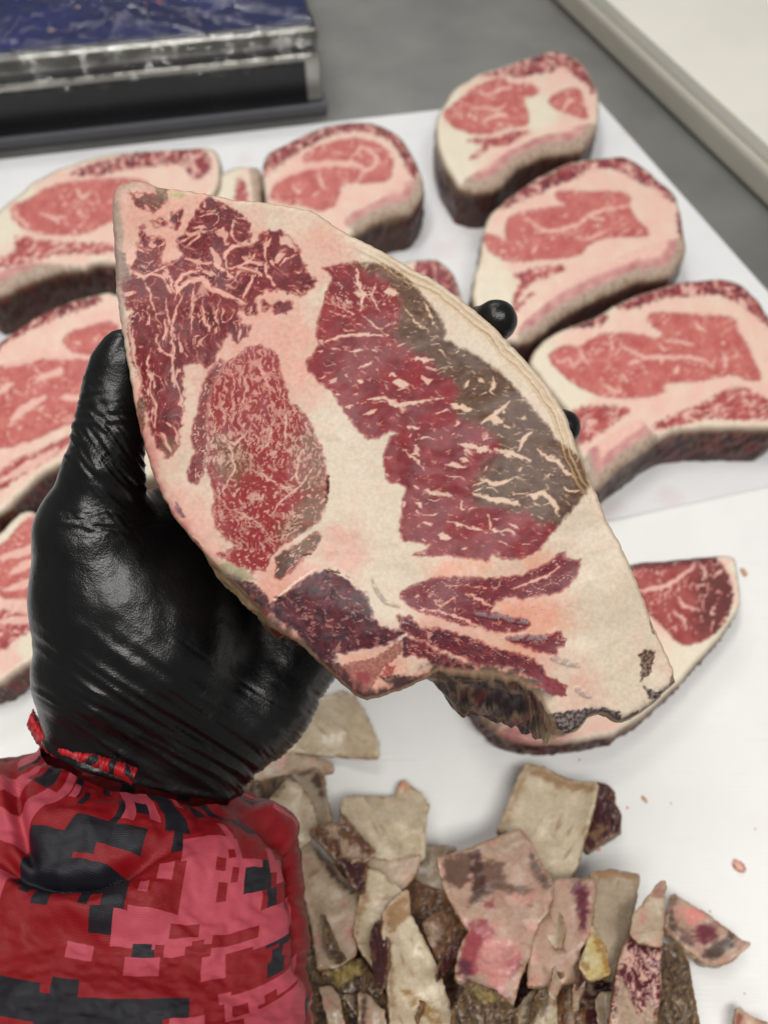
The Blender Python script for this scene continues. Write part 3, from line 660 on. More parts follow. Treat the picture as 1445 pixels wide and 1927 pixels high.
    vA2 = [('780,860 820,940 840,1000 900,1080', 3), ('930,1110 935,1200 925,1320', 3), ('700,920 760,1020 740,1100 800,1180', 2.2), ('640,1250 700,1290 760,1230', 3), ('880,1150 860,1280 800,1340', 2.2),
           ('620,1240 680,1300 700,1400 640,1500', 3), ('960,1250 1000,1330 980,1430 1010,1520', 2.4), ('740,1400 820,1420 900,1480 980,1500', 2.6), ('620,1560 720,1600 800,1640 860,1700', 2.6), ('1070,1380 1000,1480 900,1560 860,1640', 2.4)]
    vB = [('290,130 300,200 325,250 310,325', 5), ('310,340 360,380 430,440', 3), ('120,475 220,440 340,430 430,440', 3.6), ('340,725 420,715 470,755 560,740 690,718', 5), ('255,510 325,500', 3), ('300,580 360,560', 3.4), ('320,795 380,775', 4),
          ('855,835 910,800 985,735', 5), ('800,640 780,675', 5), ('910,620 915,665 890,690', 4), ('1030,955 1050,900 1085,875', 5), ('1110,950 1150,985 1200,1010 1240,1060 1290,1085', 4.5), ('750,930 830,942 905,960', 5.5), ('915,950 1000,970 1080,1003', 6),
          ('850,1080 900,1108 950,1105 1005,1080', 5), ('820,1150 900,1180 960,1185 1030,1205', 6.5), ('1065,1160 1140,1150 1180,1190 1205,1255', 6), ('600,1138 720,1165', 5), ('500,950 555,1000 605,1045', 3), ('150,250 200,300 280,340', 2), ('170,330 240,350 330,400', 1.8), ('540,540 640,545', 4),
          ('880,1250 900,1310 960,1340', 3), ('980,1290 1030,1310', 3.4), ('700,1280 790,1300 880,1330', 3), ('560,1190 590,1215', 5), ('250,880 300,860', 2), ('380,200 360,260 400,330', 2.2), ('700,1020 790,1030', 5), ('520,850 580,860', 4), ('1140,1090 1170,1060', 3), ('600,280 640,380', 2.2), ('500,300 560,380 620,420', 2.2), ('160,660 190,640', 3)]
    blB = [(450, 240, 26), (600, 545, 20), (495, 650, 30), (780, 765, 26), (740, 755, 22), (925, 820, 26), (310, 640, 14), (300, 245, 16), (690, 1345, 26), (850, 960, 12), (980, 980, 14), (1100, 1165, 18), (1010, 1195, 16), (460, 610, 16), (780, 1000, 18)]
    vE = [('180,590 300,600 420,640 500,680 560,710', 3.4), ('280,550 310,580 370,540 375,600', 1.8), ('640,500 720,470 800,440 850,400', 3.6), ('430,520 500,560 540,580', 4.5), ('330,480 450,490 560,500', 1.6), ('220,680 330,730 450,760 560,810 700,870', 2.6)]
    tend = [('470,612 560,625 640,640 705,655', 6), ('615,725 700,722 785,725', 7), ('815,815 870,830 930,850', 7), ('925,955 955,975 985,990', 6.5), ('0,460 20,510 60,560 120,580', 3.5)]
    FR = lin(204, 188, 168); FP = lin(208, 158, 142); ORG = lin(214, 138, 106); GRN = lin(176, 164, 122)
    L1 = lin(114, 28, 34); L1b = lin(80, 20, 28); L2 = lin(138, 40, 44); L3 = lin(134, 34, 40); L3b = lin(104, 26, 36); BRN = lin(94, 68, 48); BRN2 = lin(76, 46, 34); BLK_ = lin(40, 34, 38); PUR = lin(70, 42, 52)
    GRYT = lin(138, 126, 128)
    def pinkness(x, y):
        p = np.zeros(x.shape); pn = fbm(x/38, y/38, 198, 3)
        for a, b, r, wt in [(300, 420, 150, .95), (480, 660, 170, 1.0), (330, 1020, 130, .9), (545, 1120, 110, .9), (260, 800, 120, .9), (600, 480, 80, .7), (420, 560, 200, .9), (700, 1260, 90, .8), (640, 1040, 60, .7), (860, 1190, 110, .8), (1000, 1130, 90, .75), (860, 1070, 60, .5), (590, 620, 70, .6), (1090, 1300, 60, .5), (1255, 1240, 40, .3), (1000, 1230, 70, .6)]:
            p = np.maximum(p, wt*sst(1.25, .35, np.hypot(x-a, y-b)/r+.28*pn))
        return p
    def face(x, y, d):
        n1 = fbm(x/70, y/70, 200, 3); n2 = fbm(x/22, y/22, 203, 3); n3 = fbm(x/7, y/7, 206, 3)
        pk = np.clip(pinkness(x, y)+.22*n1+.14*n2, 0, 1)
        fatc = mix(np.tile(FR, (len(x), 1)), FP, pk)
        fatc = fatc*(1+.02*n2+.004*n3)[:, None]
        # yellow-grey smears, cloudy lobes in the thick fat
        lobe = 1-np.abs(fbm(x/48+n2*.2, y/48, 210, 3))*2.6
        fatc = mix(fatc, fatc*np.array([.90, .86, .80]), sst(.72, .98, lobe)*.35)
        fatc = mix(fatc, np.tile(lin(214, 204, 184), (len(x), 1)), sst(.25, .8, fbm(x/60+9, y/60, 213, 2))*.4*(1-pk))
        for a, b, r, wt in [(1000, 1170, 60, .8), (840, 1075, 26, .9), (905, 1062, 26, .8), (1010, 1052, 30, .8), (930, 1140, 40, .5), (545, 1130, 50, .4), (700, 1280, 60, .6), (960, 1230, 50, .55), (640, 1285, 30, .5)]:
            fatc = mix(fatc, ORG, wt*sst(1.2, .2, np.hypot((x-a)*.6, y-b)/r+.35*n3+.45*n2)*.6)
        spots = sst(.62, .75, gn(x/5, y/5, 217))*sst(.9, .3, np.hypot((x-1000)/70, (y-1150)/34)); fatc = mix(fatc, lin(190, 80, 60), spots*.7)
        col = fatc; fat = np.ones(x.shape); hgt = .00028*n1+.00003*n2; reg = np.zeros(x.shape, int)
        brz = sst(8, -20, sdf(x, y, BR)+16*fbm(x/42, y/42, 220, 4))
        def lay(polys, c1, c2, ridx, mfun, edge, tonen, veins=(), vm=1.0, dark_rim=.3):
            nonlocal col, fat, reg, hgt
            for i, pl in enumerate(polys):
                s = sdf(x, y, pl)
                if (s < 20).sum() == 0: continue
                s2 = s+edge*(fbm(x/13, y/13, 230+ridx*7+i, 2)+.25*fbm(x/5, y/5, 333+ridx, 2))
                m = sst(2.0, -1.8, s2)
                tn = np.clip(.5+.8*tonen(x, y), 0, 1)
                lc = mix(np.tile(c1, (len(x), 1)), c2, tn)
                if ridx == 1: lc = mix(lc, mix(np.tile(BRN, (len(x), 1)), BRN2, np.clip(.5+.8*n2, 0, 1)), brz)
                if ridx == 3:
                    bz = np.zeros(x.shape)
                    for a, b, r in [(435, 870, 45), (590, 850, 50), (600, 960, 50), (560, 1010, 44), (590, 900, 40), (415, 830, 22)]:
                        bz = np.maximum(bz, sst(1.2, .4, np.hypot(x-a, y-b)/r+.3*n2))
                    lc = mix(lc, lin(104, 82, 58), bz*.95)
                if ridx == 2:
                    bz = np.maximum(sst(1.2, .5, np.hypot(x-322, y-846)/26+.3*n2), .8*sst(1.3, .4, np.hypot(x-300, y-365)/50+.3*n2))
                    lc = mix(lc, lin(110, 92, 72), bz*.7)
                fib = gn((x*.35+y)/2.2, (y*.2-x)/9, 240); lc = lc*(1+.09*fib+.12*n3)[:, None]
                lc = mix(lc, lc*.72+np.array([.012, .004, .016]), sst(-7, -1, s2)*dark_rim)
                mb = mfun(x, y)
                for (pts, wd) in veins:
                    wv = 4.0*fbm(x/13, y/13, 250, 3); wd_v = 1.6*gn(x/11, y/11, 252)
                    mb = np.maximum(mb, sst(3.2, -2.4, line(x+wv, y-wv*.8, pts, wd*.85, .7)+wd_v+1.3*n3))
                mb = mb*vm
                vc = mix(fatc, lin(214, 158, 142), np.full(x.shape, .45)); vc = mix(vc, lin(206, 178, 152), brz*.7 if ridx == 1 else np.zeros(x.shape))
                hl = lin(158, 62, 60) if ridx != 5 else lin(120, 60, 66); hl = mix(np.tile(hl, (len(x), 1)), lin(136, 108, 84), brz*.9 if ridx == 1 else np.zeros(x.shape)); lc = mix(lc, hl, np.clip(mb*1.8, 0, 1)*.55); lc = mix(lc, vc, np.clip(mb*1.9-.9, 0, 1))
                col = mix(col, mix(fatc, hl, np.full(x.shape, .75)), sst(4.0, -.5, s2)); col = mix(col, lc, sst(1.2, -4.0, s2)); fat = fat*(1-m)+m*mb; reg = np.where(s < 0, ridx, reg)
                hgt = hgt-.00003*m
        # cap muscle: coarse channels, upright at the left, sweeping sideways above
        def mf1(x, y):
            wv = sst(620, 520, y)
            a = np.maximum(marble(x, y, 14, 84, 3.0, .30, 260, .16), .6*marble(x, y, 6, 80, 3.5, .42, 261, .06)); b = np.maximum(marble(x, y, 17, 30, 2.0, .30, 264, .14), .6*marble(x, y, 7, 45, 2.4, .42, 265, .06))
            return np.clip(a*(1-wv)+b*wv, 0, 1)*.93
        lay(M1, L1, L1b, 2, mf1, 6, lambda x, y: fbm(x/35, y/35, 270, 3), [(A(s), wd) for s, wd in vA])
        def mf2(x, y):
            a = np.maximum(marble(x, y, 6.0, 82, 2.4, .14, 280, .25, 1.4), .9*marble(x, y, 13, 75, 1.8, .3, 281, .1)); b = marble(x, y, 8.0, 60, 1.2, .26, 284, .5, 1.5)
            lo = sst(860, 930, y); return np.clip(a*(1-lo)+b*lo, 0, 1)*.85
        lay(M2, L2, lin(132, 44, 52), 3, mf2, 5, lambda x, y: fbm(x/22, y/22, 286, 3), [(A(s), wd) for s, wd in vA2], .95, .15)
        lay(M2b, lin(128, 48, 52), lin(104, 52, 48), 3, lambda x, y: marble(x, y, 5, 100, 3, .42, 288, .25), 4, lambda x, y: fbm(x/16, y/16, 289, 2))
        lay(M2c, lin(74, 58, 52), lin(96, 78, 66), 3, lambda x, y: marble(x, y, 6, -40, 2, .5, 290, .2), 5, lambda x, y: fbm(x/9, y/9, 291, 2))
        def mf3(x, y):
            up = sst(640, 560, y)
            a = marble(x, y, 12, 8, 2.8, .46, 300, .0, 1.6); b = marble(x, y, 9, 48, 2.0, .48, 304, .26, 1.8); c = marble(x, y, 6.5, 14, 3.0, .42, 306, .0)*.7
            return np.clip(np.maximum(a*(1-up)+b*up, c), 0, 1)*.9
        veins = [(B(s), wd) for s, wd in vB]
        for a, b, r in blB:
            a_, b_ = 550+a*.4152, 450+b*.4152; rr = r*.4152
            veins.append((np.array([[a_-rr*1.1, b_-rr*.2], [a_+rr*.9, b_+rr*.35]]), rr*.85))
        lay(M3, L3, L3b, 1, mf3, 3.5, lambda x, y: fbm(x/40, y/40, 308, 3), veins, 1.0, .15)
        lay(M4, lin(116, 40, 48), lin(96, 32, 44), 4, lambda x, y: marble(x, y, 4.5, 12, 5, .50, 310, .22)*.8, 4, lambda x, y: fbm(x/24, y/12, 312, 3), [(E(s), wd) for s, wd in vE])
        lay(M6, lin(104, 38, 48), lin(62, 34, 46), 4, lambda x, y: marble(x, y, 5, 28, 5, .42, 320, .28)*.75, 5, lambda x, y: fbm(x/30, y/18, 322, 3))
        lay(M7, lin(92, 30, 40), lin(42, 25, 32), 5, lambda x, y: marble(x, y, 8, 20, 2.0, .36, 330, .30)*.62, 6, lambda x, y: fbm(x/22, y/22, 332, 3)+.25*sst(1.0, 0, np.hypot(x-530, y-1130)/60), (), 1.0, .9)
        # grey tendons with ribbed skin
        for s_, wd in tend:
            s = line(x, y, E(s_), wd, .4)+1.0*n3; m = sst(1.2, -1.5, s)
            rib = .5+.5*np.sin((x*.95+y*.3)*1.05+2*n3)
            col = mix(col, GRYT*(.82+.28*rib)[:, None], m*.62*sst(-.6, .1, fbm(x/14, y/8, 345, 2))); hgt = hgt+m*(.0003+.0001*rib)
        # small dark and brown patches
        for s_, c in [(D('560,740 640,790 720,850 800,930 900,1000 960,960 1100,930 1215,850 1235,900 1130,990 1060,1110 950,1085 800,950 640,850'), lin(142, 84, 76)), (D('820,930 900,950 960,1050 1000,1100 900,1040'), lin(70, 40, 44)), (E('1195,1290 1180,1240 1300,1200 1360,880 1400,900 1380,960 1290,1060 1200,1120 1130,1130 1135,1090 1210,1050'), lin(96, 72, 62)), (E('1210,800 1250,770 1290,790 1280,840 1265,890 1235,915 1212,925 1222,870'), BRN2), (E('1228,938 1255,955 1300,965 1320,965 1285,1000 1255,1000'), BLK_), (E('1262,620 1275,680 1300,718 1280,715 1258,660'), BRN2*.8),
                      (D('110,185 150,225 175,290 150,270 118,220'), PUR), (D('188,222 215,250 240,300 215,300 190,260'), lin(84, 66, 74)), (D('250,368 300,410 318,470 290,470 255,410'), PUR),
                      (D('395,545 470,560 560,600 620,660 640,720 600,750 520,690 440,620'), lin(88, 48, 56)), (E('940,1045 1040,1038 1125,1055 1132,1115 1060,1085 1000,1100 950,1150 880,1168 800,1180 770,1080 830,1060'), lin(46, 32, 40)),
                      (D('1110,1020 1180,1010 1290,1020 1340,1000 1350,1040 1240,1075 1150,1050'), BLK_), (D('900,960 940,950 990,1030 1060,1110 1020,1110 930,1020'), lin(96, 52, 50)), (E('140,905 210,905 290,870 300,900 200,935 100,940'), lin(60, 50, 48)),
                      (D('1215,830 1240,835 1245,905 1225,930'), lin(60, 42, 50)), (E('60,840 110,850 90,900 40,900'), lin(150, 66, 62)), (D('1010,1000 1060,985 1075,1040 1030,1060'), lin(140, 62, 66)), (E('700,860 790,900 870,930 880,985 800,980 730,930'), lin(124, 40, 50)),
                      (D('350,520 420,500 520,540 560,580 480,590 400,560'), lin(160, 150, 120)), (D('30,-260 60,-230 60,-120 36,-60 20,-160'), BRN), (A('145,380 200,420 220,480 235,545 200,560 165,555 150,500'), lin(118, 96, 88)), (A('150,200 180,190 200,330 190,420 150,380'), lin(170, 150, 134)), (A('340,110 400,125 405,180 370,190 340,150'), lin(104, 86, 60)), (A('400,140 470,150 500,165 460,180 410,180'), GRN)]:
            s = sdf(x, y, c_ := s_)+4.5*fbm(x/8, y/8, 340, 3); m = sst(1.6, -2.6, s)*(.72+.28*sst(-.3, .2, n3)); col = mix(col, c*(1+.25*n3)[:, None], m); fat = fat*(1-m*.6)
        # dried white lips and dark cracks
        for s_, wd in [('110,185 150,215 178,260', 1.2), ('250,368 290,395 312,425', 1.3), ('640,670 700,625 760,575 830,530', 1.6), ('880,535 950,560 1000,590', 1.5)]:
            s = line(x+2*n3, y+2*n3, D(s_), wd, .6); col = mix(col, lin(226, 206, 186), sst(1.2, -.4, s)*.8)
        for s_, wd in [('885,110 884,170 876,235', 1.3), ('640,660 668,662', .9), ('780,470 812,462', .9), ('868,538 940,552', .9)]:
            s = line(x+2*n3, y+1*n3, D(s_), wd, .7); mm = sst(1.0, -.4, s); col = mix(col, BLK_*.6, mm*.9); hgt = hgt-.0012*mm
        # bruised purple red edge along the left curve, dark crust at the lower point
        le = sst(30, 0, d)*sst(1.3, .6, np.hypot((x-300)/90, (y-940)/170)); col = mix(col, lin(158, 66, 78), le*.75*np.clip(.8+.5*n2, 0, 1))
        ru = sst(26, 3, d)*sst(700, 560, y)*sst(330, 240, x); col = mix(col, lin(142, 120, 110)*(1+.3*n3)[:, None], ru*.7)
        lp = sst(34, 4, d+12*n2)*sst(1.35, .8, np.hypot((x-560)/250, (y-1220)/160)); col = mix(col, mix(np.tile(lin(48, 30, 34), (len(x), 1)), lin(122, 60, 56), sst(-.1, .7, n2+n3*.4)), lp*.88)
        bt_ = sst(24, 2, d+8*n2)*sst(1.3, .8, np.hypot((x-1180)/110, (y-1330)/60)); col = mix(col, BLK_*1.1, bt_*.9)
        mixz = sst(34, 4, d+18*n2)*sst(1.2, .7, np.hypot((x-860)/240, (y-1275)/60)); col = mix(col, mix(np.tile(lin(66, 40, 44), (len(x), 1)), lin(166, 104, 88), sst(-.2, .5, n2+.4*n3)), mixz*.85)
        # fat rim along the upper right: layered, slightly tan, with a line groove
        ur = sst(1.0, 0, np.abs(d-20)/18)*sst(640, 760, x)*sst(960, 900, y)
        layr = np.sin(d*.55+2.5*fbm(x/50, y/50, 350, 2)); col = mix(col, lin(196, 166, 126)*(1+.08*layr)[:, None], ur*.65*np.clip(.6+.6*layr, 0, 1)); hgt = hgt-.0006*ur*(layr > 0)
        tan = sst(9, 1, d+3*n2); col = mix(col, lin(178, 150, 112), tan*.5*sst(700, 600, np.abs(x-900)))
        return col, fat, reg, hgt
    def sidef(x, y, s, bt):
        n1 = fbm(x/34+s*2, y/34+s*3, 360, 3); n2 = fbm(x/20+s*8, y/20+s*14, 363, 3)
        st = np.sin((s*26)+6*n1+2*n2)
        c = mix(np.tile(lin(196, 172, 136), (len(x), 1)), lin(160, 128, 90), sst(-.3, .6, n1+.3*n2))
        dark = np.maximum(sst(.9, .6, np.hypot((x-720)/470, (y-1290)/230)), sst(1.3, .7, np.hypot((x-1170)/110, (y-1350)/60)))
        dark = np.maximum(dark, .6*sst(290, 230, x)*sst(620, 520, y))
        dk = mix(np.tile(lin(34, 23, 25), (len(x), 1)), lin(92, 58, 44), sst(-.1, .7, n1+.5*n2))
        dk = mix(dk, lin(128, 106, 86), sst(.8, .98, st)*.4)
        dk = mix(dk, lin(110, 40, 32), sst(.1, .6, fbm(x/34+s*4, y/34+s*5, 366, 2))*.55)
        red = sst(1.2, .6, np.hypot((x-290)/80, (y-900)/170)); c = mix(c, lin(140, 60, 66), red*.8)
        lay_ = np.sin(s*20+6*fbm(x/45, y/45+s, 367, 2)); dk = mix(dk, lin(140, 116, 94), sst(.82, .98, lay_)*.45); dk = dk*(1-.35*sst(-.6, -.98, lay_))[:, None]
        c = mix(c, dk, dark)
        return np.clip(c, 0, 1), .3*np.ones(x.shape)
    nrm = -(FWD*1.0 - UP*.05 + RT*.03)
    o = P(722, 900, .262)
    ctr = (700, 850)
    lipx = (CX-0); d2 = RT*.62*0
    def bulge(x, y, s):
        # fat rim bellies out a little on the upper right, rind flares at the lower left
        a = .002*math.sin(math.pi*min(1, s*1.2))*sst(1.1, .6, np.hypot((x-1000)/260, (y-760)/260))
        b = .0045*math.sin(math.pi*min(1, s*1.05))*sst(1.1, .5, np.hypot((x-470)/170, (y-1130)/150))
        c = .003*math.sin(math.pi*s)*sst(290, 215, x)*sst(560, 460, y)
        return a+b+c
    def flare(x, y, s):
        g = sst(1.15, .45, np.abs(x-935)/135)*sst(1200, 1250, y)*sst(1100, 1050, x)
        t_ = min(1, s*2.2)
        v = (-UP*.0185+RT*.002)*t_*1.0
        wr = fbm(x/45+s*1.2, y/45+s*2.5, 370, 3)*.0022*math.sin(math.pi*min(1, s*1.6)*.5)+.0011*np.sin(s*20+3*fbm(x/60, y/60, 371, 2))
        return g[:, None]*(v+(-UP)*wr[:, None]+FWD*(-.3*wr)[:, None])
    warp = lambda x, y: .0022*fbm(x/260, y/260, 372, 2)
    root = empty('dry_aged_steak', o+FWD*.02, 'large dry-aged marbled rib steak held up in the black gloved hand', 'steak')
    slab('x', root, out, o, nrm, 1.9, .040, face, sidef, MEAT,
         regions={0: 'fat', 1: ('eye_muscle', 'big red muscle browned along its right side'), 2: ('cap_muscle', 'dark red coarsely marbled muscle at upper left'),
                  3: ('inner_muscle', 'finely marbled oval muscle in the middle'), 4: ('rib_meat', 'dark red streaked meat strips near the bottom'), 5: ('crusted_muscle', 'dark purple dried muscle patch at lower left')},
         rings=30, edge_r=.0022, bulge=bulge, flare=flare, warp=warp, rough_side=.0012, seed=80)
held()

# ------------------------------------------------------------------ small steak on the near board
def jx(x, y, d, col, fat):
    n2 = fbm(x/14, y/14, 602, 3)
    dk = sst(1.2, .5, np.hypot((x-1345)/60, (y-1130)/85)+.3*n2)*sst(.2, .7, np.hypot((x-1285)/60, (y-1130)/75)+.2*n2)
    lean = fat < .5
    col = mix(col, lin(88, 66, 60), dk*.7*lean)
    top = sst(22, 4, d+6*n2)*(y < 1075)*(x < 1350)*(x > 1150); col = mix(col, lin(84, 50, 54), top*.75)
    lb = sst(1010, 930, x+20*n2); col = mix(col, mix(np.tile(lin(96, 78, 62), (len(x), 1)), lin(176, 150, 120), sst(-.2, .6, n2)), lb*.8)
    pk = sst(1.2, .5, np.hypot((x-1000)/90, (y-1385)/22)); col = mix(col, lin(168, 92, 96), pk*.7)
    col = mix(col, col*np.array([.66, .55, .60]), lean*1.0)
    return col, fat
bg_steak('short_steak', 'small dark-edged steak lying on the near board at right', ZB+.024,
 '800,145 1000,128 1200,107 1280,105 1305,130 1310,200 1325,300 1320,340 1280,410 1210,500 1130,590 1030,700 900,820 780,905 700,940 560,960 430,972 300,960 210,925 150,870 80,780 50,720 40,660 120,520 300,320 560,190',
 ['820,152 1000,138 1130,124 1210,118 1262,190 1288,280 1272,370 1240,430 1160,500 1060,525 1020,500 980,450 920,400 850,330 700,260'], [], [],
 [], [(1290, 160, 30), (1250, 480, 160), (1150, 640, 240), (900, 860, 160)], [('830,270 900,265 960,250 1020,225 1090,170 1120,130', 3.4), ('1030,300 1060,340 1130,360', 2.4), ('1010,360 1060,400 1070,450', 2.2), ('1120,130 1160,180 1140,220', 2)],
 11, 850, 1000, .4118, thick=.02, extra=jx, group=None, zb=ZB+.0005)

# ------------------------------------------------------------------ trimmings pile
PT = {'cream': (lin(192, 174, 146), lin(212, 198, 172)), 'pinkcream': (lin(178, 154, 132), lin(200, 182, 158)), 'brown': (lin(78, 50, 38), lin(130, 94, 66)),
      'crust': (lin(52, 38, 30), lin(124, 100, 72)), 'purple': (lin(176, 142, 126), lin(192, 164, 144)), 'red': (lin(100, 30, 42), lin(74, 26, 36)), 'grey': (lin(158, 140, 120), lin(178, 162, 140)),
      'yellow': (lin(190, 168, 100), lin(214, 202, 166)), 'darkred': (lin(84, 38, 40), lin(60, 32, 34)), 'tan': (lin(158, 122, 86), lin(206, 178, 142))}
RIM = lin(150, 112, 74)
def trim(label, pts, kind, zc, tilt=(0, 0), th=.005, curl=0.0, blot=(), ox=0, oy=0, k=1.0, seed=0, rim=.6, name='fat_trimming', sp=3.0, wob=.0012, curldir=0):
    pl = Z(pts, ox, oy, k); out = ragged(pl+(pl-pl.mean(0))*np.array([.05, .05]), 4, 2.6, 10, seed+900); th = th*.55
    c1, c2 = PT[kind]; cen = out.mean(0); o = W(cen[0], cen[1], zc)
    n = np.array([tilt[0]+.16*math.sin(seed*2.3), tilt[1]+.12*math.cos(seed*3.1), 1.0]); n /= np.linalg.norm(n)
    ext = max(np.ptp(out[:, 0]), np.ptp(out[:, 1]))/2
    bl = [(Z(p, ox, oy, k), PT[c][0] if isinstance(c, str) else lin(*c), a) for p, c, a in blot]
    def face(x, y, d):
        n1 = fbm(x/40, y/40, seed+700, 3); n2 = fbm(x/11, y/11, seed+703, 3); n3 = fbm(x/4, y/4, seed+706, 2)
        if kind in ('crust', 'brown', 'darkred'):
            n2 = fbm((x+14*n1)/7, (y+10*n1)/26, seed+703, 3); t = np.clip(.5+.9*n2+.2*n3, 0, 1); col = mix(np.tile(c1, (len(x), 1)), c2, t)
            col = mix(col, lin(40, 30, 26), sst(.2, .6, fbm(x/16, y/9, seed+720, 3))*.8); hgt = .0014*n2+.0003*n3
            col = mix(col, lin(178, 146, 112), sst(.45, .7, fbm((x+12*n1)/6, (y+12*n1)/24, seed+722, 3))*.7)
        elif kind == 'red':
            mb = marble(x, y, 8, 70, 2.5, .30, seed+710, .34); col = mix(mix(np.tile(c1, (len(x), 1)), c2, np.clip(.5+n2, 0, 1)), lin(222, 176, 162), mb*.9); hgt = .0005*n2
        else:
            col = mix(np.tile(c1, (len(x), 1)), c2, np.clip(.5+.9*n1+.3*n2, 0, 1))*(1+.05*n3)[:, None]; hgt = .0005*n1+.0001*n2
            lobe = 1-np.abs(fbm(x/26, y/22, seed+712, 3))*2.6; col = mix(col, col*np.array([.88, .82, .74]), sst(.6, .98, lobe)*.5); ang_ = seed*.7; uu_ = x*math.cos(ang_)+y*math.sin(ang_); vv_ = y*math.cos(ang_)-x*math.sin(ang_)
            col = mix(col, lin(140, 100, 66), sst(.25, .75, fbm(uu_/60, vv_/13, seed+716, 3))*.6)
            if kind in ('pinkcream', 'purple'): col = mix(col, lin(208, 138, 128), sst(.1, .7, fbm(x/34, y/34, seed+714, 2))*.5)
        for p, c, a in bl:
            s = sdf(x, y, p)+9*fbm(x/20, y/12, seed+751, 3)+2*n3; m = sst(5, -6, s)*a; col = mix(col, c*(1+.3*n2+.15*n3)[:, None], m)
        r = sst(6, 1, d+6*n2)*sst(-.2, .4, fbm(x/30, y/30, seed+733, 2)+.2); col = mix(col, RIM*(1+.3*n2)[:, None], r*rim)
        return np.clip(col, 0, 1), np.ones(x.shape), np.zeros(x.shape, int), hgt
    def sidef(x, y, s, bt):
        n2 = fbm(x/9+s*3, y/9, seed+730, 3); c = mix(np.tile(lin(112, 82, 56), (len(x), 1)), lin(190, 160, 122), sst(-.3, .5, n2))
        if kind in ('crust', 'brown', 'darkred', 'red'): c = c*.5
        return np.clip(c, 0, 1), .5*np.ones(x.shape)
    ca, sa = math.cos(math.radians(curldir)), math.sin(math.radians(curldir))
    def warp(x, y):
        u = ((x-cen[0])*ca+(y-cen[1])*sa)/ext
        return (curl*2.2+.006)*(u*u-.3)+.0026*fbm(x/80, y/80, seed+740, 2)
    ob = slab('x', None, out, o, n, sp, th, face, sidef, TRIM, None, rings=4, edge_r=.0006, warp=warp, rough_side=.001, seed=seed)
    ob.name = name; ob.data.name = name
    return tag(ob, label, 'meat trimming', 'trimmings cut off the aged rind')
ka = .346; kb = .4464
a_ = dict(ox=400, oy=1300, k=ka); b_ = dict(ox=800, oy=1400, k=kb)
z0 = ZB
trim('wide flat cream fat sheet just below the wrist of the glove', '250,200 480,60 700,10 760,30 820,120 860,220 890,300 888,368 780,360 700,352 500,338 370,330 250,330', 'cream', z0+.010, (0, 0), seed=1, rim=.4, blot=[('640,400 660,340 760,350 880,360 885,372 700,370', 'tan', .8), ('700,260 740,245 800,300 780,310', 'tan', .35)], **a_)
trim('pinkish cream flap between the flat sheet and the red sleeve', '100,470 250,360 370,325 520,350 640,395 655,440 560,462 440,440 300,482 170,485', 'pinkcream', z0+.014, (0, .05), seed=2, **a_)
trim('dark brown rind scrap under the glove edge behind the sleeve', '60,600 110,545 200,485 400,475 380,540 270,610 120,640', 'crust', z0+.020, (0, .2), seed=3, name='pile_filler', **a_)
trim('brown-backed flap with a dark right edge rising beside the sleeve', '430,455 500,425 548,400 590,460 608,560 632,700 600,722 560,740 530,660 490,540', 'grey', z0+.030, (-.5, .2), seed=4, blot=[('540,400 590,455 608,560 600,600 570,540 520,470', 'brown', .95), ('440,455 540,402 545,430 470,470', 'brown', .8)], **a_)
trim('pale cream leaf-shaped flap standing beside the sleeve shoulder', '280,640 340,560 422,455 475,480 520,560 545,660 560,760 490,830 400,760', 'cream', z0+.038, (.5, .5), seed=5, curl=.006, blot=[('240,610 330,540 415,470 400,500 330,580', 'crust', .8)], **a_)
trim('cream pyramid of fat with a torn top tip', '700,680 720,612 860,560 1000,560 1010,500 1045,490 1080,520 1130,560 1165,640 1145,760 1148,900 1120,918 900,912 810,820', 'cream', z0+.022, (0, .35), seed=6, th=.007, blot=[('1000,500 1040,485 1085,520 1060,545 1010,540', (206, 130, 90), .7), ('700,680 780,760 880,890 840,900 760,820 700,740', 'brown', .8), ('940,790 1040,800 1060,900 980,880', 'pinkcream', .6)], **a_)
trim('grey-tan flat strip with square end in the middle', '1130,850 1250,848 1340,862 1240,925 1300,1130 1200,1230 1120,1280 1095,1200 1110,920', 'grey', z0+.020, (0, .1), seed=7, **a_)
trim('long smooth beige slab nearest the sleeve', '470,850 540,798 640,880 740,1000 806,1080 796,1200 790,1392 700,1440 600,1445 560,1250 500,1000', 'pinkcream', z0+.046, (.35, .35), seed=8, th=.006, curl=.008, blot=[('540,800 600,830 720,980 800,1080 790,1110 690,1000 600,900', 'crust', .85), ('620,1350 690,1360 680,1400 640,1395', 'brown', .6)], **a_)
trim('frayed pink and brown scrap above the long beige slab', '520,780 580,732 690,718 700,650 760,740 880,885 835,925 740,925 700,935 640,870 570,815', 'brown', z0+.044, (.1, .3), seed=9, name='meat_trimming', blot=[('600,735 690,730 690,800 620,780', 'pinkcream', .85), ('700,800 800,850 830,900 720,900', 'pinkcream', .8), ('710,700 770,760 870,885 820,850', 'darkred', .8)], **a_)
trim('wine red sliver wedged in the middle of the pile', '690,925 800,900 842,935 830,1020 815,1085 760,1030', 'darkred', z0+.046, (.2, .3), seed=10, name='meat_trimming', **a_)
trim('cream triangle with glossy ridge under the fat pyramid', '810,905 1125,915 1100,1000 1030,1070 950,1060 880,1000', 'pinkcream', z0+.034, (.1, .4), seed=12, **a_)
trim('curled cream strip with brown left edge in pile centre', '845,950 905,955 1000,1050 1040,1100 960,1160 948,1300 962,1530 900,1500 820,1390 778,1310 802,1140', 'cream', z0+.052, (.25, .3), seed=13, curl=.008, curldir=0, blot=[('845,950 860,1100 800,1250 790,1320 778,1310 800,1140', 'tan', .8)], **a_)
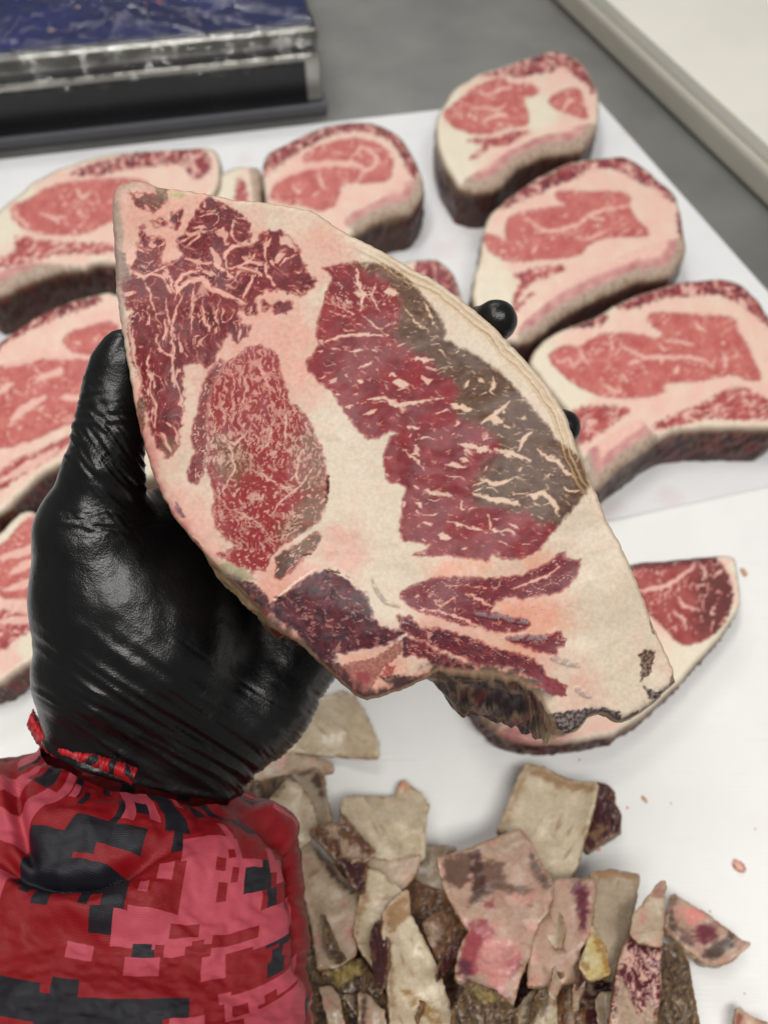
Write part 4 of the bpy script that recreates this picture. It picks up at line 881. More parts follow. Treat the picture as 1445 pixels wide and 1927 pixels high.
trim('brown twisted strip behind the red-stained slab', '1140,1260 1220,1200 1290,1160 1372,1260 1320,1380 1250,1520 1180,1360', 'brown', z0+.046, (-.3, .3), seed=14, name='pile_filler', blot=[('1150,1260 1220,1230 1230,1350 1190,1400', 'pinkcream', .7)], **a_)
trim('longest cream strip with brown streaks running out of frame', '950,1200 1000,1130 1085,1060 1102,1200 1150,1300 1220,1440 1275,1640 1330,1860 1000,1900 975,1600 960,1500 940,1300', 'cream', z0+.062, (.2, .25), seed=15, th=.007, curl=.010, curldir=0, blot=[('950,1170 1080,1070 1090,1200 1000,1290 955,1280', 'tan', .9), ('1040,1600 1120,1620 1240,1720 1260,1800 1200,1790 1090,1680', (150, 112, 50), .85), ('980,1300 1000,1500 1010,1700 990,1700 955,1450', 'tan', .7)], **a_)
trim('dark crusty rind edge hugging the red sleeve', '500,1130 565,1160 610,1300 630,1440 600,1500 630,1850 480,1850 490,1400', 'crust', z0+.050, (-.3, .2), seed=16, name='pile_filler', **a_)
trim('yellowish flaky rind chunk at the bottom beside the sleeve', '605,1530 700,1480 810,1450 900,1600 980,1750 980,1860 640,1860', 'crust', z0+.050, (.0, .3), seed=17, name='pile_filler', blot=[('620,1530 800,1460 830,1530 680,1600', 'yellow', .6)], **a_)
trim('narrow wine-coloured strip under the curled cream strip', '815,1430 950,1530 965,1700 940,1860 880,1660', 'darkred', z0+.046, (.1, .2), seed=18, name='meat_trimming', **a_)
trim('pink shred at the bottom edge near the sleeve', '580,1620 640,1600 690,1660 700,1750 740,1860 650,1870 610,1720', 'pinkcream', z0+.060, (.1, .2), seed=19, name='meat_trimming', **a_)
trim('broken pink strip left of the longest cream strip', '790,1640 850,1660 930,1740 940,1870 800,1870', 'pinkcream', z0+.058, (.1, .1), seed=20, name='meat_trimming', blot=[('800,1650 830,1660 830,1860 800,1860', 'brown', .9)], **a_)
trim('large square cream block with tan top edge', '310,370 360,240 425,85 500,100 600,150 722,178 705,260 670,380 640,500 600,565 500,575 440,470 400,400', 'cream', z0+.026, (0, .2), seed=21, th=.016, rim=.35, blot=[('425,80 500,95 610,150 720,175 715,205 600,190 500,150 430,120', 'tan', .9), ('330,330 420,90 440,120 350,340', 'tan', .6)], **b_)
trim('dark brown crusted offcut against the square cream block', '722,155 762,165 802,195 800,250 824,300 822,360 750,400 685,442 668,405 690,320', 'darkred', z0+.018, (-.1, .15), th=.012, seed=22, name='pile_filler', blot=[('690,380 740,340 770,350 740,400', 'tan', .5), ('790,195 802,200 760,215 735,190', 'brown', .8)], **b_)
trim('wide slab stained pink and purple in the pile centre', '60,495 130,460 200,430 300,385 400,345 450,420 500,530 532,600 512,700 470,745 455,800 440,870 400,960 362,1110 300,1045 200,995 130,965 150,850 190,770 165,740 95,620', 'purple', z0+.060, (-.1, .35), seed=23, th=.007, curl=.006, name='meat_trimming',
     blot=[('70,480 200,435 215,520 150,600 85,590', 'brown', .8), ('200,430 230,430 250,520 260,600 210,640 190,560', (66, 30, 38), .9), ('210,480 330,470 350,560 460,600 400,620 300,590 250,640 180,680 200,560', 'brown', .75), ('180,740 260,720 300,790 240,840 220,960 140,960 150,850', (150, 48, 66), .85), ('130,880 200,900 190,990 130,965', (84, 40, 60), .8), ('340,900 400,860 420,920 360,980', (130, 44, 66), .7), ('260,780 380,820 420,860 340,1000 360,1100 300,1040 210,900', (216, 130, 132), .5), ('440,420 500,530 530,600 500,610 450,530', 'crust', .7), ('245,640 290,640 300,680 260,670', (140, 44, 56), .8), ('300,385 400,345 440,410 350,440 260,450', 'pinkcream', .9)], **b_)
trim('cream and pink slab with a dark red stripe', '540,580 620,560 712,572 702,700 692,800 650,860 642,975 540,1000 438,1008 440,920 470,740 520,680', 'purple', z0+.056, (.05, .3), seed=24, th=.006, name='meat_trimming', blot=[('605,570 660,568 690,620 690,700 680,790 655,780 640,680', (104, 34, 56), .95), ('560,820 585,850 590,875 570,850', (70, 50, 50), .8)], **b_)
trim('smooth grey-beige slab with folded square top', '715,540 790,522 900,552 886,700 855,800 810,980 770,970 705,720 700,570', 'grey', z0+.050, (.05, .3), seed=25, th=.006, blot=[('715,535 790,520 900,552 880,562 730,560', 'tan', .9)], **b_)
trim('yellow glistening fat blob between beige slab and red strip', '700,742 730,790 765,860 782,960 700,988 648,935 680,850', 'yellow', z0+.062, (.1, .3), seed=26, blot=[('700,742 770,870 780,960 760,950 720,840', (150, 104, 40), .85), ('650,900 690,930 680,975 650,930', (140, 100, 40), .8)], sp=2.2, **b_)
trim('tall pointed pink sliver standing over the red slab', '868,795 880,720 950,625 1003,565 1015,570 1012,640 1002,840 900,830', 'pinkcream', z0+.062, (.1, .3), seed=27, name='meat_trimming', blot=[('950,625 1003,565 1015,570 1010,640 960,640', (156, 96, 90), .7)], **b_)
trim('dark crusted knobbly rind right of the red slab', '985,830 1090,850 1115,930 1125,1010 1160,1220 960,1220', 'crust', z0+.040, (-.2, .3), seed=28, th=.012, name='pile_filler', **b_)
trim('marbled dark red slab at the lower right of the pile', '832,862 872,795 930,800 992,830 992,1000 972,1220 770,1220 790,1080 812,950', 'red', z0+.066, (.1, .3), seed=29, name='meat_trimming', blot=[('820,990 860,1040 900,1140 940,1080 970,1100 970,1220 780,1220', 'pinkcream', .9), ('850,800 990,832 985,870 900,850', (60, 26, 34), .8), ('832,850 850,860 820,960 812,950', 'pinkcream', .8)], **b_)
trim('striped red and brown wedge lying apart on the right', '1008,775 1028,700 1050,635 1150,690 1240,760 1350,850 1310,890 1250,925 1180,912 1090,850', 'purple', z0+.018, (.05, .15), th=.014, seed=30, name='meat_trimming', blot=[('1020,690 1055,640 1040,760 1080,820 1015,780', (70, 54, 46), .85), ('1130,790 1180,740 1240,770 1230,820 1180,850', (108, 38, 56), .95), ('1090,690 1160,700 1180,740 1110,760', (228, 140, 132), .7), ('1170,890 1200,850 1290,800 1320,830 1250,890 1200,910', (60, 46, 42), .9), ('1060,770 1120,790 1140,860 1090,850', (72, 50, 54), .7)], **b_)
trim('flaky mottled rind chunk at the bottom of the pile', '120,1120 160,1050 200,1000 300,1030 375,1130 380,1230 110,1230', 'crust', z0+.074, (0, .3), seed=31, name='pile_filler', blot=[('200,1010 290,1040 300,1090 220,1080', 'yellow', .4)], **b_)
trim('pale thin strip fan under the pink-stained slab', '370,1230 385,1120 430,1060 490,1005 540,1010 548,1100 560,1230', 'cream', z0+.052, (0, .2), seed=32, blot=[('430,1080 470,1060 440,1200 400,1200', 'crust', .8), ('500,1040 520,1100 515,1200 480,1120', 'brown', .6)], **b_)
trim('grey-brown grooved strip below the striped cream slab', '558,1000 660,998 672,1100 675,1230 565,1230', 'brown', z0+.048, (0, .2), seed=33, name='pile_filler', blot=[('600,1000 625,1000 630,1200 605,1200', 'grey', .7)], **b_)
trim('dark wine scrap with small pink bits at the bottom', '668,1000 800,975 790,1100 760,1230 672,1230', 'darkred', z0+.046, (0, .2), seed=34, name='meat_trimming', blot=[('690,1020 715,1010 720,1050 695,1060', 'pinkcream', 1), ('665,1080 710,1075 715,1110 675,1115', 'pinkcream', .9)], **b_)
trim('pink corner of meat cut off by the lower right frame', '1298,1240 1305,1160 1322,1105 1370,1140 1460,1185 1480,1240', 'pinkcream', z0+.012, (0, .1), th=.01, seed=35, name='meat_trimming', blot=[('1300,1200 1320,1110 1340,1140 1330,1200', (140, 60, 56), .8)], **b_)
rs3 = np.random.RandomState(21)
for i in range(20):
    cx_ = rs3.uniform(600, 1270); cy_ = rs3.uniform(1690, 1930); L_ = rs3.uniform(35, 75); w_ = rs3.uniform(9, 20); an = rs3.uniform(.9, 2.3)
    a = np.linspace(0, 2*np.pi, 11)[:-1]; rr = rs3.uniform(.7, 1.15, 10)
    px_ = cx_+(np.cos(a)*L_*np.cos(an)-np.sin(a)*w_*np.sin(an))*rr; py_ = cy_+(np.cos(a)*L_*np.sin(an)+np.sin(a)*w_*np.cos(an))*rr
    pts_ = ' '.join('%.1f,%.1f' % t_ for t_ in zip(px_, py_)); kd = ['brown', 'darkred', 'pinkcream', 'cream', 'crust', 'grey'][rs3.randint(6)]
    o_ = trim('narrow torn sliver of rind or fat tucked between the larger trimmings of the pile', pts_, kd, z0+rs3.uniform(.05, .066), (rs3.uniform(-.6, .6), rs3.uniform(0, .6)), seed=60+i, curl=.006, sp=2.6, name='trimming_sliver')
    o_['label'] = {'brown': 'narrow brown', 'darkred': 'narrow dark red', 'pinkcream': 'narrow pinkish', 'cream': 'narrow cream', 'crust': 'narrow mottled crusty', 'grey': 'narrow greyish'}[kd]+' torn sliver tucked between the larger trimmings of the pile'
    o_['group'] = 'small slivers tucked between the larger trimmings'
# filler sheets added below the heap so its gaps look dark
trim('dark filler sheet added under the left half of the pile', '480,1000 700,940 1000,1000 1240,1100 1330,1400 1400,1850 480,1850', 'brown', z0+.026, (0, .05), seed=36, name='pile_filler', sp=4, **a_)
trim('dark filler sheet added under the right half of the pile', '120,640 500,620 800,620 870,800 960,1000 1000,1240 60,1240 80,900', 'darkred', z0+.022, (0, .05), seed=37, name='pile_filler', sp=4, **b_)

# ------------------------------------------------------------------ gloved hand: one continuous surface grown from a distance field
def cam2w(q):
    return CAM + q[:, :1]*RT + q[:, 1:2]*UP + q[:, 2:3]*FWD
def pc(px, py, d, r):
    """photo pixel, depth and pixel radius -> camera-space point and radius in metres"""
    return np.array([(px-CX)/F*d, (CY-py)/F*d, d]), r/F*d
def surface_nets(fn, lo, hi, h):
    xs = [np.arange(lo[i], hi[i], h) for i in range(3)]
    X, Y, Zc = np.meshgrid(*xs, indexing='ij')
    D = fn(X.astype(np.float32), Y.astype(np.float32), Zc.astype(np.float32))
    S = D < 0; nx, ny, nz = [n-1 for n in S.shape]
    corner = [(i, j, k) for i in (0, 1) for j in (0, 1) for k in (0, 1)]
    cnt = sum(S[i:nx+i, j:ny+j, k:nz+k].astype(np.int8) for i, j, k in corner)
    act = (cnt > 0) & (cnt < 8); ai = np.argwhere(act)
    idm = np.full(act.shape, -1, np.int64); idm[act] = np.arange(len(ai))
    acc = np.zeros((len(ai), 3)); n = np.zeros(len(ai))
    vals = {c: D[ai[:, 0]+c[0], ai[:, 1]+c[1], ai[:, 2]+c[2]].astype(float) for c in corner}
    for a in corner:
        for ax in range(3):
            if a[ax] == 0:
                b = tuple(1 if i == ax else a[i] for i in range(3))
                va, vb = vals[a], vals[b]; cr = (va < 0) != (vb < 0)
                t = np.where(cr, va/(va-vb+1e-20), 0)
                p = np.tile(np.array(a, float), (len(ai), 1)); p[:, ax] += t
                acc[cr] += p[cr]; n[cr] += 1
    v = (acc/n[:, None]+ai)*h+np.array([x[0] for x in xs])
    quads = []
    for ax in range(3):
        o1, o2 = [(1, 2), (2, 0), (0, 1)][ax]
        sl0 = [slice(1, m) for m in (nx, ny, nz)]
        a0 = [slice(1, m) for m in (nx, ny, nz)]; a1 = [slice(1, m) for m in (nx, ny, nz)]
        a1[ax] = slice(2, (nx, ny, nz)[ax]+1)
        s0_, s1_ = S[tuple(a0)], S[tuple(a1)]
        m = s0_ != s1_; idx = np.argwhere(m)+1; flip = s0_[m]
        e1 = np.zeros(3, int); e2 = np.zeros(3, int); e1[o1] = 1; e2[o2] = 1
        g = lambda q: idm[q[:, 0], q[:, 1], q[:, 2]]
        qd = np.stack([g(idx), g(idx-e1), g(idx-e1-e2), g(idx-e2)], 1)
        qd[~flip] = qd[~flip][:, ::-1]; quads.append(qd)
    q = np.concatenate(quads); q = q[(q >= 0).all(1)]
    return v, q
def cones(prims, k):
    def fn(X, Y, Zc):
        R = None
        for (a, ra), (b, rb), kk in prims:
            d = b-a; L = float(d@d)+1e-12
            t = np.clip(((X-a[0])*d[0]+(Y-a[1])*d[1]+(Zc-a[2])*d[2])/L, 0, 1)
            r = ra+(rb-ra)*t
            dd = np.sqrt((X-a[0]-t*d[0])**2+(Y-a[1]-t*d[1])**2+(Zc-a[2]-t*d[2])**2)-r
            if R is None: R = dd
            else:
                h = np.clip(.5+.5*(R-dd)/kk, 0, 1); R = R*(1-h)+dd*h-kk*h*(1-h)
        return R
    return fn
def chain(pts, k):
    q = [pc(*p) for p in pts]
    return [(q[i], q[i+1], k) for i in range(len(q)-1)]
def topx(v):
    return CX+v[:, 0]/v[:, 2]*F, CY-v[:, 1]/v[:, 2]*F
def subdivide(v, q, lv):
    me = bpy.data.meshes.new('t'); me.vertices.add(len(v)); me.vertices.foreach_set('co', v.astype(np.float32).ravel())
    me.loops.add(q.size); me.loops.foreach_set('vertex_index', q.astype(np.int32).ravel())
    me.polygons.add(len(q)); me.polygons.foreach_set('loop_start', np.arange(0, q.size, 4, dtype=np.int32)); me.update(calc_edges=True)
    o = bpy.data.objects.new('t', me); C.objects.link(o); m = o.modifiers.new('s', 'SUBSURF'); m.levels = lv
    e = o.evaluated_get(bpy.context.evaluated_depsgraph_get()); em = e.to_mesh()
    vv = np.empty(len(em.vertices)*3, np.float32); em.vertices.foreach_get('co', vv)
    qq = np.empty(len(em.loops), np.int32); em.loops.foreach_get('vertex_index', qq)
    vv = vv.reshape(-1, 3).astype(float); qq = qq.reshape(-1, 4).astype(np.int64)
    e.to_mesh_clear(); bpy.data.objects.remove(o); bpy.data.meshes.remove(me)
    return vv, qq
def glove():
    k = .006
    pr = []
    # palm and wrist
    pr += chain([(300, 1330, .322, 100), (330, 1130, .325, 120), (400, 1000, .332, 95)], .02)
    pr += chain([(205, 1385, .308, 112), (205, 1260, .305, 118), (190, 1120, .300, 110), (178, 1010, .294, 104)], .012)
    pr += chain([(385, 1415, .318, 88), (480, 1310, .326, 98), (560, 1190, .338, 90), (600, 1080, .340, 72)], .014)
    pr += chain([(250, 1430, .312, 105), (330, 1440, .316, 100)], .014)
    pr += chain([(262, 1120, .304, 128), (300, 1220, .308, 128), (330, 1330, .312, 110)], .016)
    # thumb along the left edge of the steak
    pr += chain([(178, 1000, .292, 102), (196, 890, .287, 70), (208, 815, .283, 60), (214, 745, .281, 54), (226, 690, .279, 47), (234, 655, .277, 38)], .005)
    # web
    pr += chain([(290, 1000, .315, 62), (400, 930, .330, 60)], .014)
    # palm to knuckles and four fingers behind the steak
    fing = [[(400, 1000, .332, 80), (440, 880, .331, 56), (600, 715, .326, 47), (700, 620, .323, 43), (760, 570, .318, 38)],
            [(440, 1030, .336, 80), (500, 930, .333, 58), (690, 785, .328, 49), (830, 680, .324, 45), (900, 625, .305, 42), (934, 603, .288, 40)],
            [(500, 1090, .338, 78), (560, 1000, .334, 56), (770, 915, .328, 48), (920, 860, .322, 44), (1015, 825, .306, 40), (1058, 806, .292, 37)],
            [(560, 1150, .338, 70), (620, 1080, .335, 50), (780, 1045, .329, 42), (880, 1025, .324, 38), (945, 1005, .320, 34)]]
    for f in fing: pr += chain(f, .005)
    base = cones(pr, k)
    # cut the cuff along a slanted plane
    c0 = pc(80, 1385, .30, 1)[0]; c1 = pc(432, 1512, .30, 1)[0]; ax = c1-c0; nrm = np.array([ax[1], -ax[0], 0]); nrm /= np.linalg.norm(nrm)
    if nrm[1] > 0: nrm = -nrm
    def fn(X, Y, Zc):
        D = base(X, Y, Zc)
        e = (X-c0[0])*nrm[0]+(Y-c0[1])*nrm[1]
        return np.maximum(D, e)
    v, q = surface_nets(fn, (-.165, -.150, .245), (.105, .095, .372), .0017)
    # smooth then refine
    for it in range(2):
        s = np.zeros_like(v); n = np.zeros(len(v))
        for a, b in ((0, 1), (1, 2), (2, 3), (3, 0)):
            for ax_ in range(3):
                s[:, ax_] += np.bincount(q[:, a], v[q[:, b], ax_], len(v))+np.bincount(q[:, b], v[q[:, a], ax_], len(v))
            n += np.bincount(q[:, a], minlength=len(v))+np.bincount(q[:, b], minlength=len(v))
        v = v*.4+.6*s/n[:, None]
    v, q = subdivide(v, q, 1)
    x, y = topx(v)
    # refine again only where the camera sees the skin: everything left of the steak
    nr = vnormals(v, q)
    sel = (x[q].mean(1) < 720)
    n1 = fbm(x/30, y/30, 400, 3)
    disp = np.zeros(len(v))
    def folds(ang, period, sx, sy, cx_, cy_, amp, seed, sharp=3.0, stretch=5):
        ca, sa = math.cos(math.radians(ang)), math.sin(math.radians(ang))
        u = ((x-cx_)*ca+(y-cy_)*sa); w_ = (-(x-cx_)*sa+(y-cy_)*ca)
        m = np.exp(-(u/sx)**2-(w_/sy)**2)
        r = 1-np.abs(gn(w_/period+.9*gn(u/(period*stretch*1.2), w_/(period*3), seed+1), u/(period*stretch)+3, seed))*sharp
        return amp*m*np.maximum(r, -.4)
    disp += folds(50, 15, 90, 62, 205, 868, .0012, 410, 2.4, 9)          # below the thumb joint
    disp += folds(12, 13, 60, 30, 225, 790, .0005, 414, 2.6, 6)
    disp += folds(5, 10, 70, 22, 200, 985, .0008, 418, 3, 5)
    disp += folds(-15, 9, 40, 60, 170, 750, .0004, 420, 3, 4)
    disp += folds(33, 34, 260, 85, 330, 1400, .0019, 422, 1.6, 14)        # long wrist folds
    disp += folds(36, 22, 200, 70, 420, 1330, .0007, 426, 2.0, 14)
    disp += folds(28, 20, 190, 40, 200, 1370, .0007, 424, 2.0, 12)
    ed = np.abs((x*.707+y*.707)-1364.5)                                   # gathered edge at the lower right
    disp += .0009*np.exp(-(ed/26)**2)*np.maximum(1-np.abs(gn((x-y)/26, (x+y)/160, 430))*2.2, -.5)*(y > 1180)
    disp += .0004*np.exp(-(np.abs(x-(330-.23*y))/30)**2)*fbm(x/30, y/9, 436, 2)*sst(700, 760, y)*sst(900, 860, y)
    disp += .0005*fbm(x/70, y/70, 400, 2)+.00003*fbm(x/7, y/7, 434, 2)
    # rolled rim at the opening
    e = (v[:, 0]-c0[0])*nrm[0]+(v[:, 1]-c0[1])*nrm[1]
    disp += .0013*np.exp(-((e+.0012)/.0013)**2)
    disp *= sst(.362, .355, v[:, 2])
    v = v+nr*disp[:, None]
    m, N, L, b = new_mat('black_nitrile')
    b.inputs['Base Color'].default_value = (.0022, .0022, .0026, 1); b.inputs['Roughness'].default_value = .36; b.inputs['Specular IOR Level'].default_value = .42
    tc = noise_bump(N, L, b, [(300, .00016, 3), (1500, .00010, 2)])
    t = N.new('ShaderNodeTexNoise'); t.inputs['Scale'].default_value = 45; t.inputs['Detail'].default_value = 4
    L.new(tc.outputs['Object'], t.inputs['Vector']); mr = N.new('ShaderNodeMapRange'); mr.inputs['From Min'].default_value = .3; mr.inputs['From Max'].default_value = .7
    mr.inputs['To Min'].default_value = .24; mr.inputs['To Max'].default_value = .38; L.new(t.outputs['Fac'], mr.inputs[0]); L.new(mr.outputs[0], b.inputs['Roughness'])
    vw = cam2w(v); nw = vnormals(vw, q)
    ctr = pc(330, 1130, .325, 1)[0]
    if ((vw-cam2w(ctr[None]))*nw).sum(1).mean() < 0: q = q[:, ::-1]
    return vw, q, m
def person():
    root = empty('person', cam2w(pc(260, 1450, .31, 1)[0][None])[0], 'gloved left hand and red camouflage sleeve holding up the large steak', 'person')
    v, q, m = glove()
    o = mk('glove', v, q, m, root); o['label'] = 'shiny black nitrile glove, wrinkled at wrist and thumb'
    # ---- sleeve: tube whose cloth is laid out in print cells
    secs = [  # x, y, depth, half width px, half depth m, tilt
        (256, 1452, .314, 168, .022, .34), (262, 1462, .313, 182, .026, .33), (285, 1482, .311, 225, .031, .27), (262, 1512, .306, 296, .036, .20), (250, 1570, .298, 316, .041, .16),
        (236, 1650, .288, 336, .045, .12), (226, 1760, .276, 354, .047, .10), (216, 1880, .262, 370, .047, .08), (205, 2020, .246, 392, .047, .06), (190, 2240, .222, 430, .047, .04)]
    S = np.array(secs); tt = np.arange(len(S)); 
    SUB = 4; cell = 14.3
    nv = 64*SUB; nu = 200*SUB//2
    tv_ = np.interp(np.linspace(S[0, 1], S[-1, 1], nv+1), S[:, 1], tt)
    # cubic-ish interpolation
    def interp(c):
        f0 = np.interp(tv_, tt, c); kx = np.ones(9)/9
        g = np.concatenate([np.full(4, f0[0]), f0, np.full(4, f0[-1])]); return np.convolve(g, kx, 'valid')
    cs = [interp(S[:, i]) for i in range(6)]
    ph = np.linspace(0, 2*np.pi, nu, endpoint=False)
    PX = []; 
    cxr, cyr, cdr, ar, br, tr = [c[:, None] for c in cs]
    co, si = -np.cos(ph)[None], np.sin(ph)[None]
    px = cxr+ar*co; py = cyr+ar*co*tr; dep = cdr-br*np.sign(si)*np.abs(si)**.8
    # perspective: keep the outline where the section says
    xx = (px-CX)/F*cdr; yy = (CY-py)/F*cdr
    v = np.stack([xx, yy, dep], -1).reshape(-1, 3)
    I = np.arange(v.shape[0]).reshape(nv+1, nu)
    q = np.stack([I[:-1].ravel(), np.roll(I, -1, 1)[:-1].ravel(), np.roll(I, -1, 1)[1:].ravel(), I[1:].ravel()], 1)
    # print before the folds: pixel blocks looked up on the smooth cloth
    X0, Y0 = topx(v)
    vn = vnormals(v, q); c_ = v.mean(0)
    if ((v-c_)*vn).sum(1).mean() < 0: q = q[:, ::-1]; vn = -vn
    nr_ = vn
    d = np.zeros(len(v))
    x, y = X0, Y0
    def ridge(pts, wd, amp, tp=.9):
        pl = Z(pts); dd, _, _, t = seg_dist(x, y, pl, False); t = t/(len(pl)-1)
        return amp*np.exp(-(dd/wd)**2)*(1-tp*np.abs(2*t-1)**3)
    front = (vn[:, 2] < .2)
    d += front*(ridge('-20,1600 40,1650 110,1668 190,1660 260,1632 330,1600', 15, -.0085))
    d += front*(ridge('30,1500 110,1560 200,1580 300,1560 360,1540', 70, .0060)+ridge('-20,1640 60,1700 170,1715 280,1690 380,1620 420,1560', 34, .0055))
    d += front*(ridge('28,1460 34,1520 44,1580 70,1640', 13, -.0075)+ridge('-30,1430 0,1480 20,1560', 40, .004))
    d += front*(ridge('60,1428 150,1430 260,1455 360,1480', 14, -.003)+ridge('300,1560 380,1540 450,1600 470,1700', 60, .003)+ridge('-50,1800 100,1770 300,1800 560,1850', 60, -.0045)+ridge('-50,1760 120,1720 330,1740', 30, .002))
    d += front*(ridge('430,1520 500,1560 545,1600 552,1680', 16, -.0035)+ridge('552,1600 548,1700 560,1780 575,1850', 8, -.0035)+ridge('470,1525 520,1540 556,1580', 20, .004))
    d += ridge('100,1400 250,1455 430,1510', 22, .002)*np.maximum(fbm(x/9, y/40, 503, 2), -.3)
    d += .0022*fbm(x/95, y/80, 500, 3)+.0006*fbm(x/26, y/20, 501, 2)
    v2 = v+nr_*d[:, None]
    # blocks
    k_ = .429
    rects = []
    def R(kind, s):
        for r_ in s.split():
            a, b_, c2, d2 = [float(t_) for t_ in r_.split(',')]; rects.append((kind, a*k_, 1330+b_*k_, c2*k_, 1330+d2*k_))
    R(1, '90,220,300,330 290,240,520,330 160,340,225,410 240,400,295,475 305,330,355,385 470,320,520,375 540,360,750,430 610,400,750,470 650,440,800,545 710,545,770,620 340,490,385,570 450,480,550,520 170,570,560,630 170,600,330,670 0,610,240,760 0,680,550,790 130,790,200,860 60,760,100,830 330,790,380,850 440,760,550,850 400,850,500,915 610,930,700,985 1090,670,1220,770 1160,640,1210,680 1200,770,1250,850 960,435,1040,480 1080,450,1150,500 1180,490,1290,540 1200,980,1260,1020 1260,980,1320,1050 1230,1040,1270,1100 1210,1100,1280,1160 10,1120,240,1270 270,1090,400,1230 240,1160,760,1290 700,1160,870,1240 600,1240,740,1335 0,1310,30,1391 1230,1290,1270,1350 1290,1280,1350,1320 1170,1350,1210,1391 0,440,60,520 90,480,120,530')
    R(2, '410,365,490,490 385,450,550,490 550,430,620,540 480,410,540,470 385,490,455,550 840,400,905,470 1000,515,1050,600 960,570,1070,640 770,575,960,660 790,640,1180,900 560,830,1150,930 500,850,700,940 660,670,730,740 590,735,650,775 1210,590,1250,700 1250,640,1290,750 930,900,1150,990 1150,850,1330,1010 310,950,420,1015 580,980,730,1055 750,910,870,975 920,1000,1040,1085 1000,1160,1060,1200 1040,1180,1170,1240 1020,1200,1170,1290 1170,1180,1350,1250 1100,1280,1350,1500 790,1240,940,1500 430,1290,800,1500 950,1330,1020,1500 20,260,90,330 0,470,40,520')
    R(0, '1000,600,1035,640 945,630,985,690 1020,660,1060,720 960,710,1010,775 770,870,900,905 560,780,660,830 640,740,780,820 970,910,1170,960 850,940,960,1000 1060,1230,1130,1280 1200,1220,1250,1260 930,1300,1040,1370')
    R(1, '1090,670,1200,770 610,930,690,985')
    rs = np.random.RandomState(5); rnd = rs.rand(400, 400); rb = rs.rand(100, 100)
    # cells in cloth space: arc length around, rows along
    Xg = X0.reshape(nv+1, nu); Yg = Y0.reshape(nv+1, nu); sg = si.repeat(nv+1, 0)
    arc = np.cumsum(np.full(nu, 1.0))*(2*np.pi/nu)
    qi = np.arange(nv)[:, None]*np.ones(nu, int)[None]; qj = np.ones(nv, int)[:, None]*np.arange(nu)[None]
    ci_ = np.clip((qi//2)*2, 0, nv-1); cj_ = qj
    cX = (722+(232+352*co[0]-722)*(1+.15*np.maximum(si[0], 0)))[cj_]; cY = (963+(cs[1][ci_]-963)*1.14)*np.ones_like(cX); frontc = sg[ci_, cj_] > -.05
    kind = np.zeros(cX.shape, int)
    noise_k = fbm((ci_//10)*10/30+2, (cj_//6)*6/20, 510, 2)+.35*(rnd[ci_//10, cj_//6]-.5)
    out_ = (cY > 1925) | (cX < -5) | ~frontc
    kind = np.where(out_ & (noise_k > .22), 2, kind); kind = np.where(out_ & (noise_k < -.30), 1, kind)
    for kd, a, b_, c2, d2 in rects:
        m_ = (cX >= a-1) & (cX < c2-1) & (cY >= b_-1) & (cY < d2-1) & frontc; kind = np.where(m_, kd, kind)
    pal = np.array([lin(130, 10, 19), lin(25, 24, 31), lin(176, 68, 82)])
    vw = cam2w(v2); cm, N, L, b = new_mat('camouflage_cloth')
    me_f = q
    root_loc = root
    o = mk('sleeve', vw, q, cm, root); me = o.data
    a_ = me.color_attributes.new('print', 'FLOAT_COLOR', 'CORNER')
    fc = pal[kind.ravel()]; c4 = np.ones((len(fc), 4, 4), np.float32); c4[:, :, :3] = fc[:, None]
    a_.data.foreach_set('color', c4.ravel())
    uvm = me.uv_layers.new(name='cloth'); uu = np.stack([(qj/nu), (qi/nv)], -1).reshape(-1, 1, 2).repeat(4, 1).astype(np.float32)
    off = np.array([[0, 0], [1/nu, 0], [1/nu, 1/nv], [0, 1/nv]], np.float32)
    if (q[0] != np.array([I[0, 0], I[0, 1], I[1, 1], I[1, 0]])).any(): off = off[::-1]
    uu = uu+off[None]; uvm.data.foreach_set('uv', uu.ravel())
    at = N.new('ShaderNodeAttribute'); at.attribute_name = 'print'
    tc = N.new('ShaderNodeUVMap'); tc.uv_map = 'cloth'
    def wave(sx_, sy_, rot):
        mp = N.new('ShaderNodeMapping'); mp.inputs['Scale'].default_value = (sx_, sy_, 1); mp.inputs['Rotation'].default_value = (0, 0, rot); L.new(tc.outputs[0], mp.inputs[0])
        wv = N.new('ShaderNodeTexWave'); wv.inputs['Scale'].default_value = 1.0; wv.inputs['Distortion'].default_value = .4; wv.inputs['Detail'].default_value = 1; L.new(mp.outputs[0], wv.inputs[0]); return wv
    w1 = wave(330, 0, 0); w2 = N.new('ShaderNodeTexWave'); w2.bands_direction = 'Y'; mp2 = N.new('ShaderNodeMapping'); mp2.inputs['Scale'].default_value = (1, 150, 1); L.new(tc.outputs[0], mp2.inputs[0]); L.new(mp2.outputs[0], w2.inputs[0]); w2.inputs['Scale'].default_value = 1.0
    mu = N.new('ShaderNodeMath'); mu.operation = 'MULTIPLY'; L.new(w1.outputs['Fac'], mu.inputs[0]); L.new(w2.outputs['Fac'], mu.inputs[1])
    bp = N.new('ShaderNodeBump'); bp.inputs['Distance'].default_value = .00010; L.new(mu.outputs[0], bp.inputs['Height']); L.new(bp.outputs[0], b.inputs['Normal'])
    mr = N.new('ShaderNodeMapRange'); mr.inputs['To Min'].default_value = .94; mr.inputs['To Max'].default_value = 1.05; L.new(mu.outputs[0], mr.inputs[0])
    vm = N.new('ShaderNodeVectorMath'); vm.operation = 'SCALE'; L.new(at.outputs['Color'], vm.inputs[0]); L.new(mr.outputs[0], vm.inputs['Scale'])
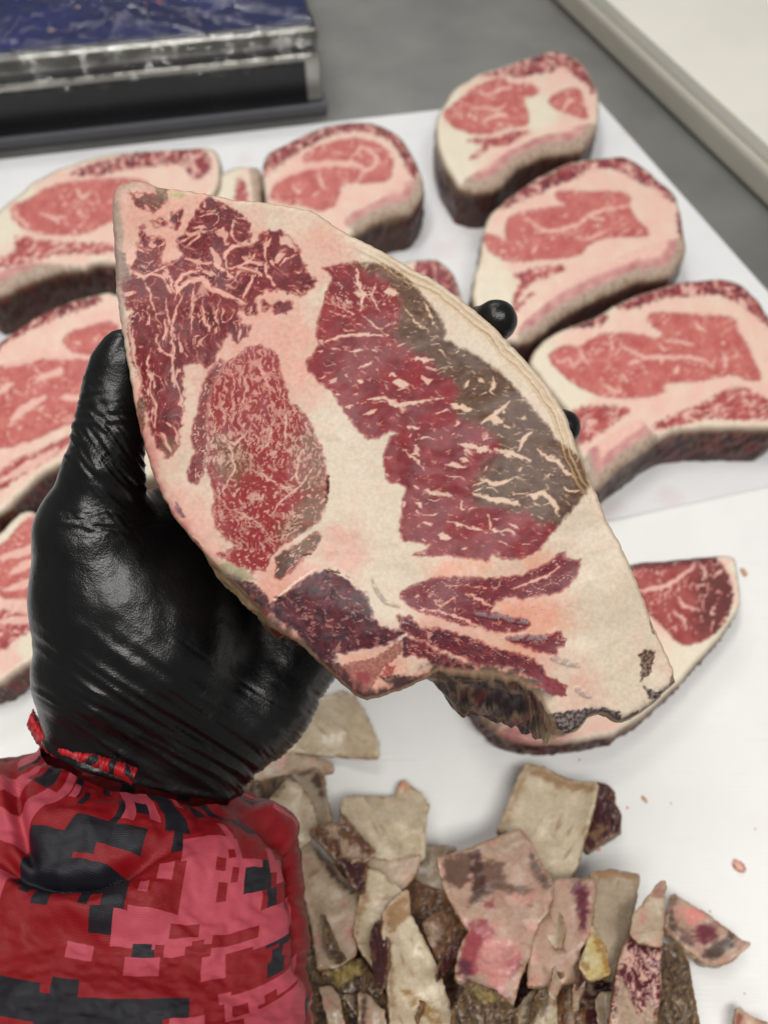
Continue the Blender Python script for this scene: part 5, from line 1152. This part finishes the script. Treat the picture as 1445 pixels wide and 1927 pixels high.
    L.new(vm.outputs[0], b.inputs['Base Color']); b.inputs['Roughness'].default_value = .42; b.inputs['Specular IOR Level'].default_value = .35; b.inputs['Sheen Weight'].default_value = 0
    o['label'] = 'red, pink and black pixel camouflage sleeve with weave'
    # ---- gathered elastic ruffle peeking out between glove and sleeve
    na, nb = 260, 14; vv = []
    pth = Z('58,1350 76,1384 104,1408 140,1420 175,1430 205,1440 235,1452 255,1462')
    tq = np.linspace(0, len(pth)-1, na); rx = np.interp(tq, np.arange(len(pth)), pth[:, 0]); ry = np.interp(tq, np.arange(len(pth)), pth[:, 1])
    cols = []
    for j in range(nb):
        s = j/(nb-1)
        wv = np.sin(tq*26+3*np.sin(tq*3.1)+2*np.sin(tq*7.7)+1.8*s)*(.6+.4*np.sin(tq*4.3))+.5*fbm(tq*9, tq*0+s*2, 520, 2)
        dp = np.interp(rx, [55, 80, 120, 180, 250, 360], [.306, .297, .2885, .2845, .2835, .285])-.0035*math.sin(s*math.pi)+.0005*wv+.003*(abs(2*s-1))**3
        x_ = rx+(s-.4)*(-8)+1.0*wv; y_ = ry-14+s*27+(1.5+1.5*s)*fbm(tq*5, tq*0+2*s, 521, 2)
        vv.append(np.stack([(x_-CX)/F*dp, (CY-y_)/F*dp, dp], -1))
        kd = gn(tq*1.4, tq*0+s*1.2, 523); cols.append(np.where((kd > .3)[:, None], pal[2], np.where((kd < -.42)[:, None], pal[1], lin(168, 20, 28))))
    vv = np.concatenate(vv); I = np.arange(na*nb).reshape(nb, na); qq = np.stack([I[:-1, :-1].ravel(), I[:-1, 1:].ravel(), I[1:, 1:].ravel(), I[1:, :-1].ravel()], 1)
    rm, N2, L2_, b2 = new_mat('ruffle_cloth'); a2 = N2.new('ShaderNodeAttribute'); a2.attribute_name = 'Col'; L2_.new(a2.outputs['Color'], b2.inputs['Base Color']); b2.inputs['Roughness'].default_value = .6
    noise_bump(N2, L2_, b2, [(900, .0003, 2)])
    o = mk('elastic_cuff', cam2w(vv), qq, rm, root, np.concatenate(cols)); o['label'] = 'gathered bright red elastic cuff edge'
    md = o.modifiers.new('s', 'SOLIDIFY'); md.thickness = .0006
person()
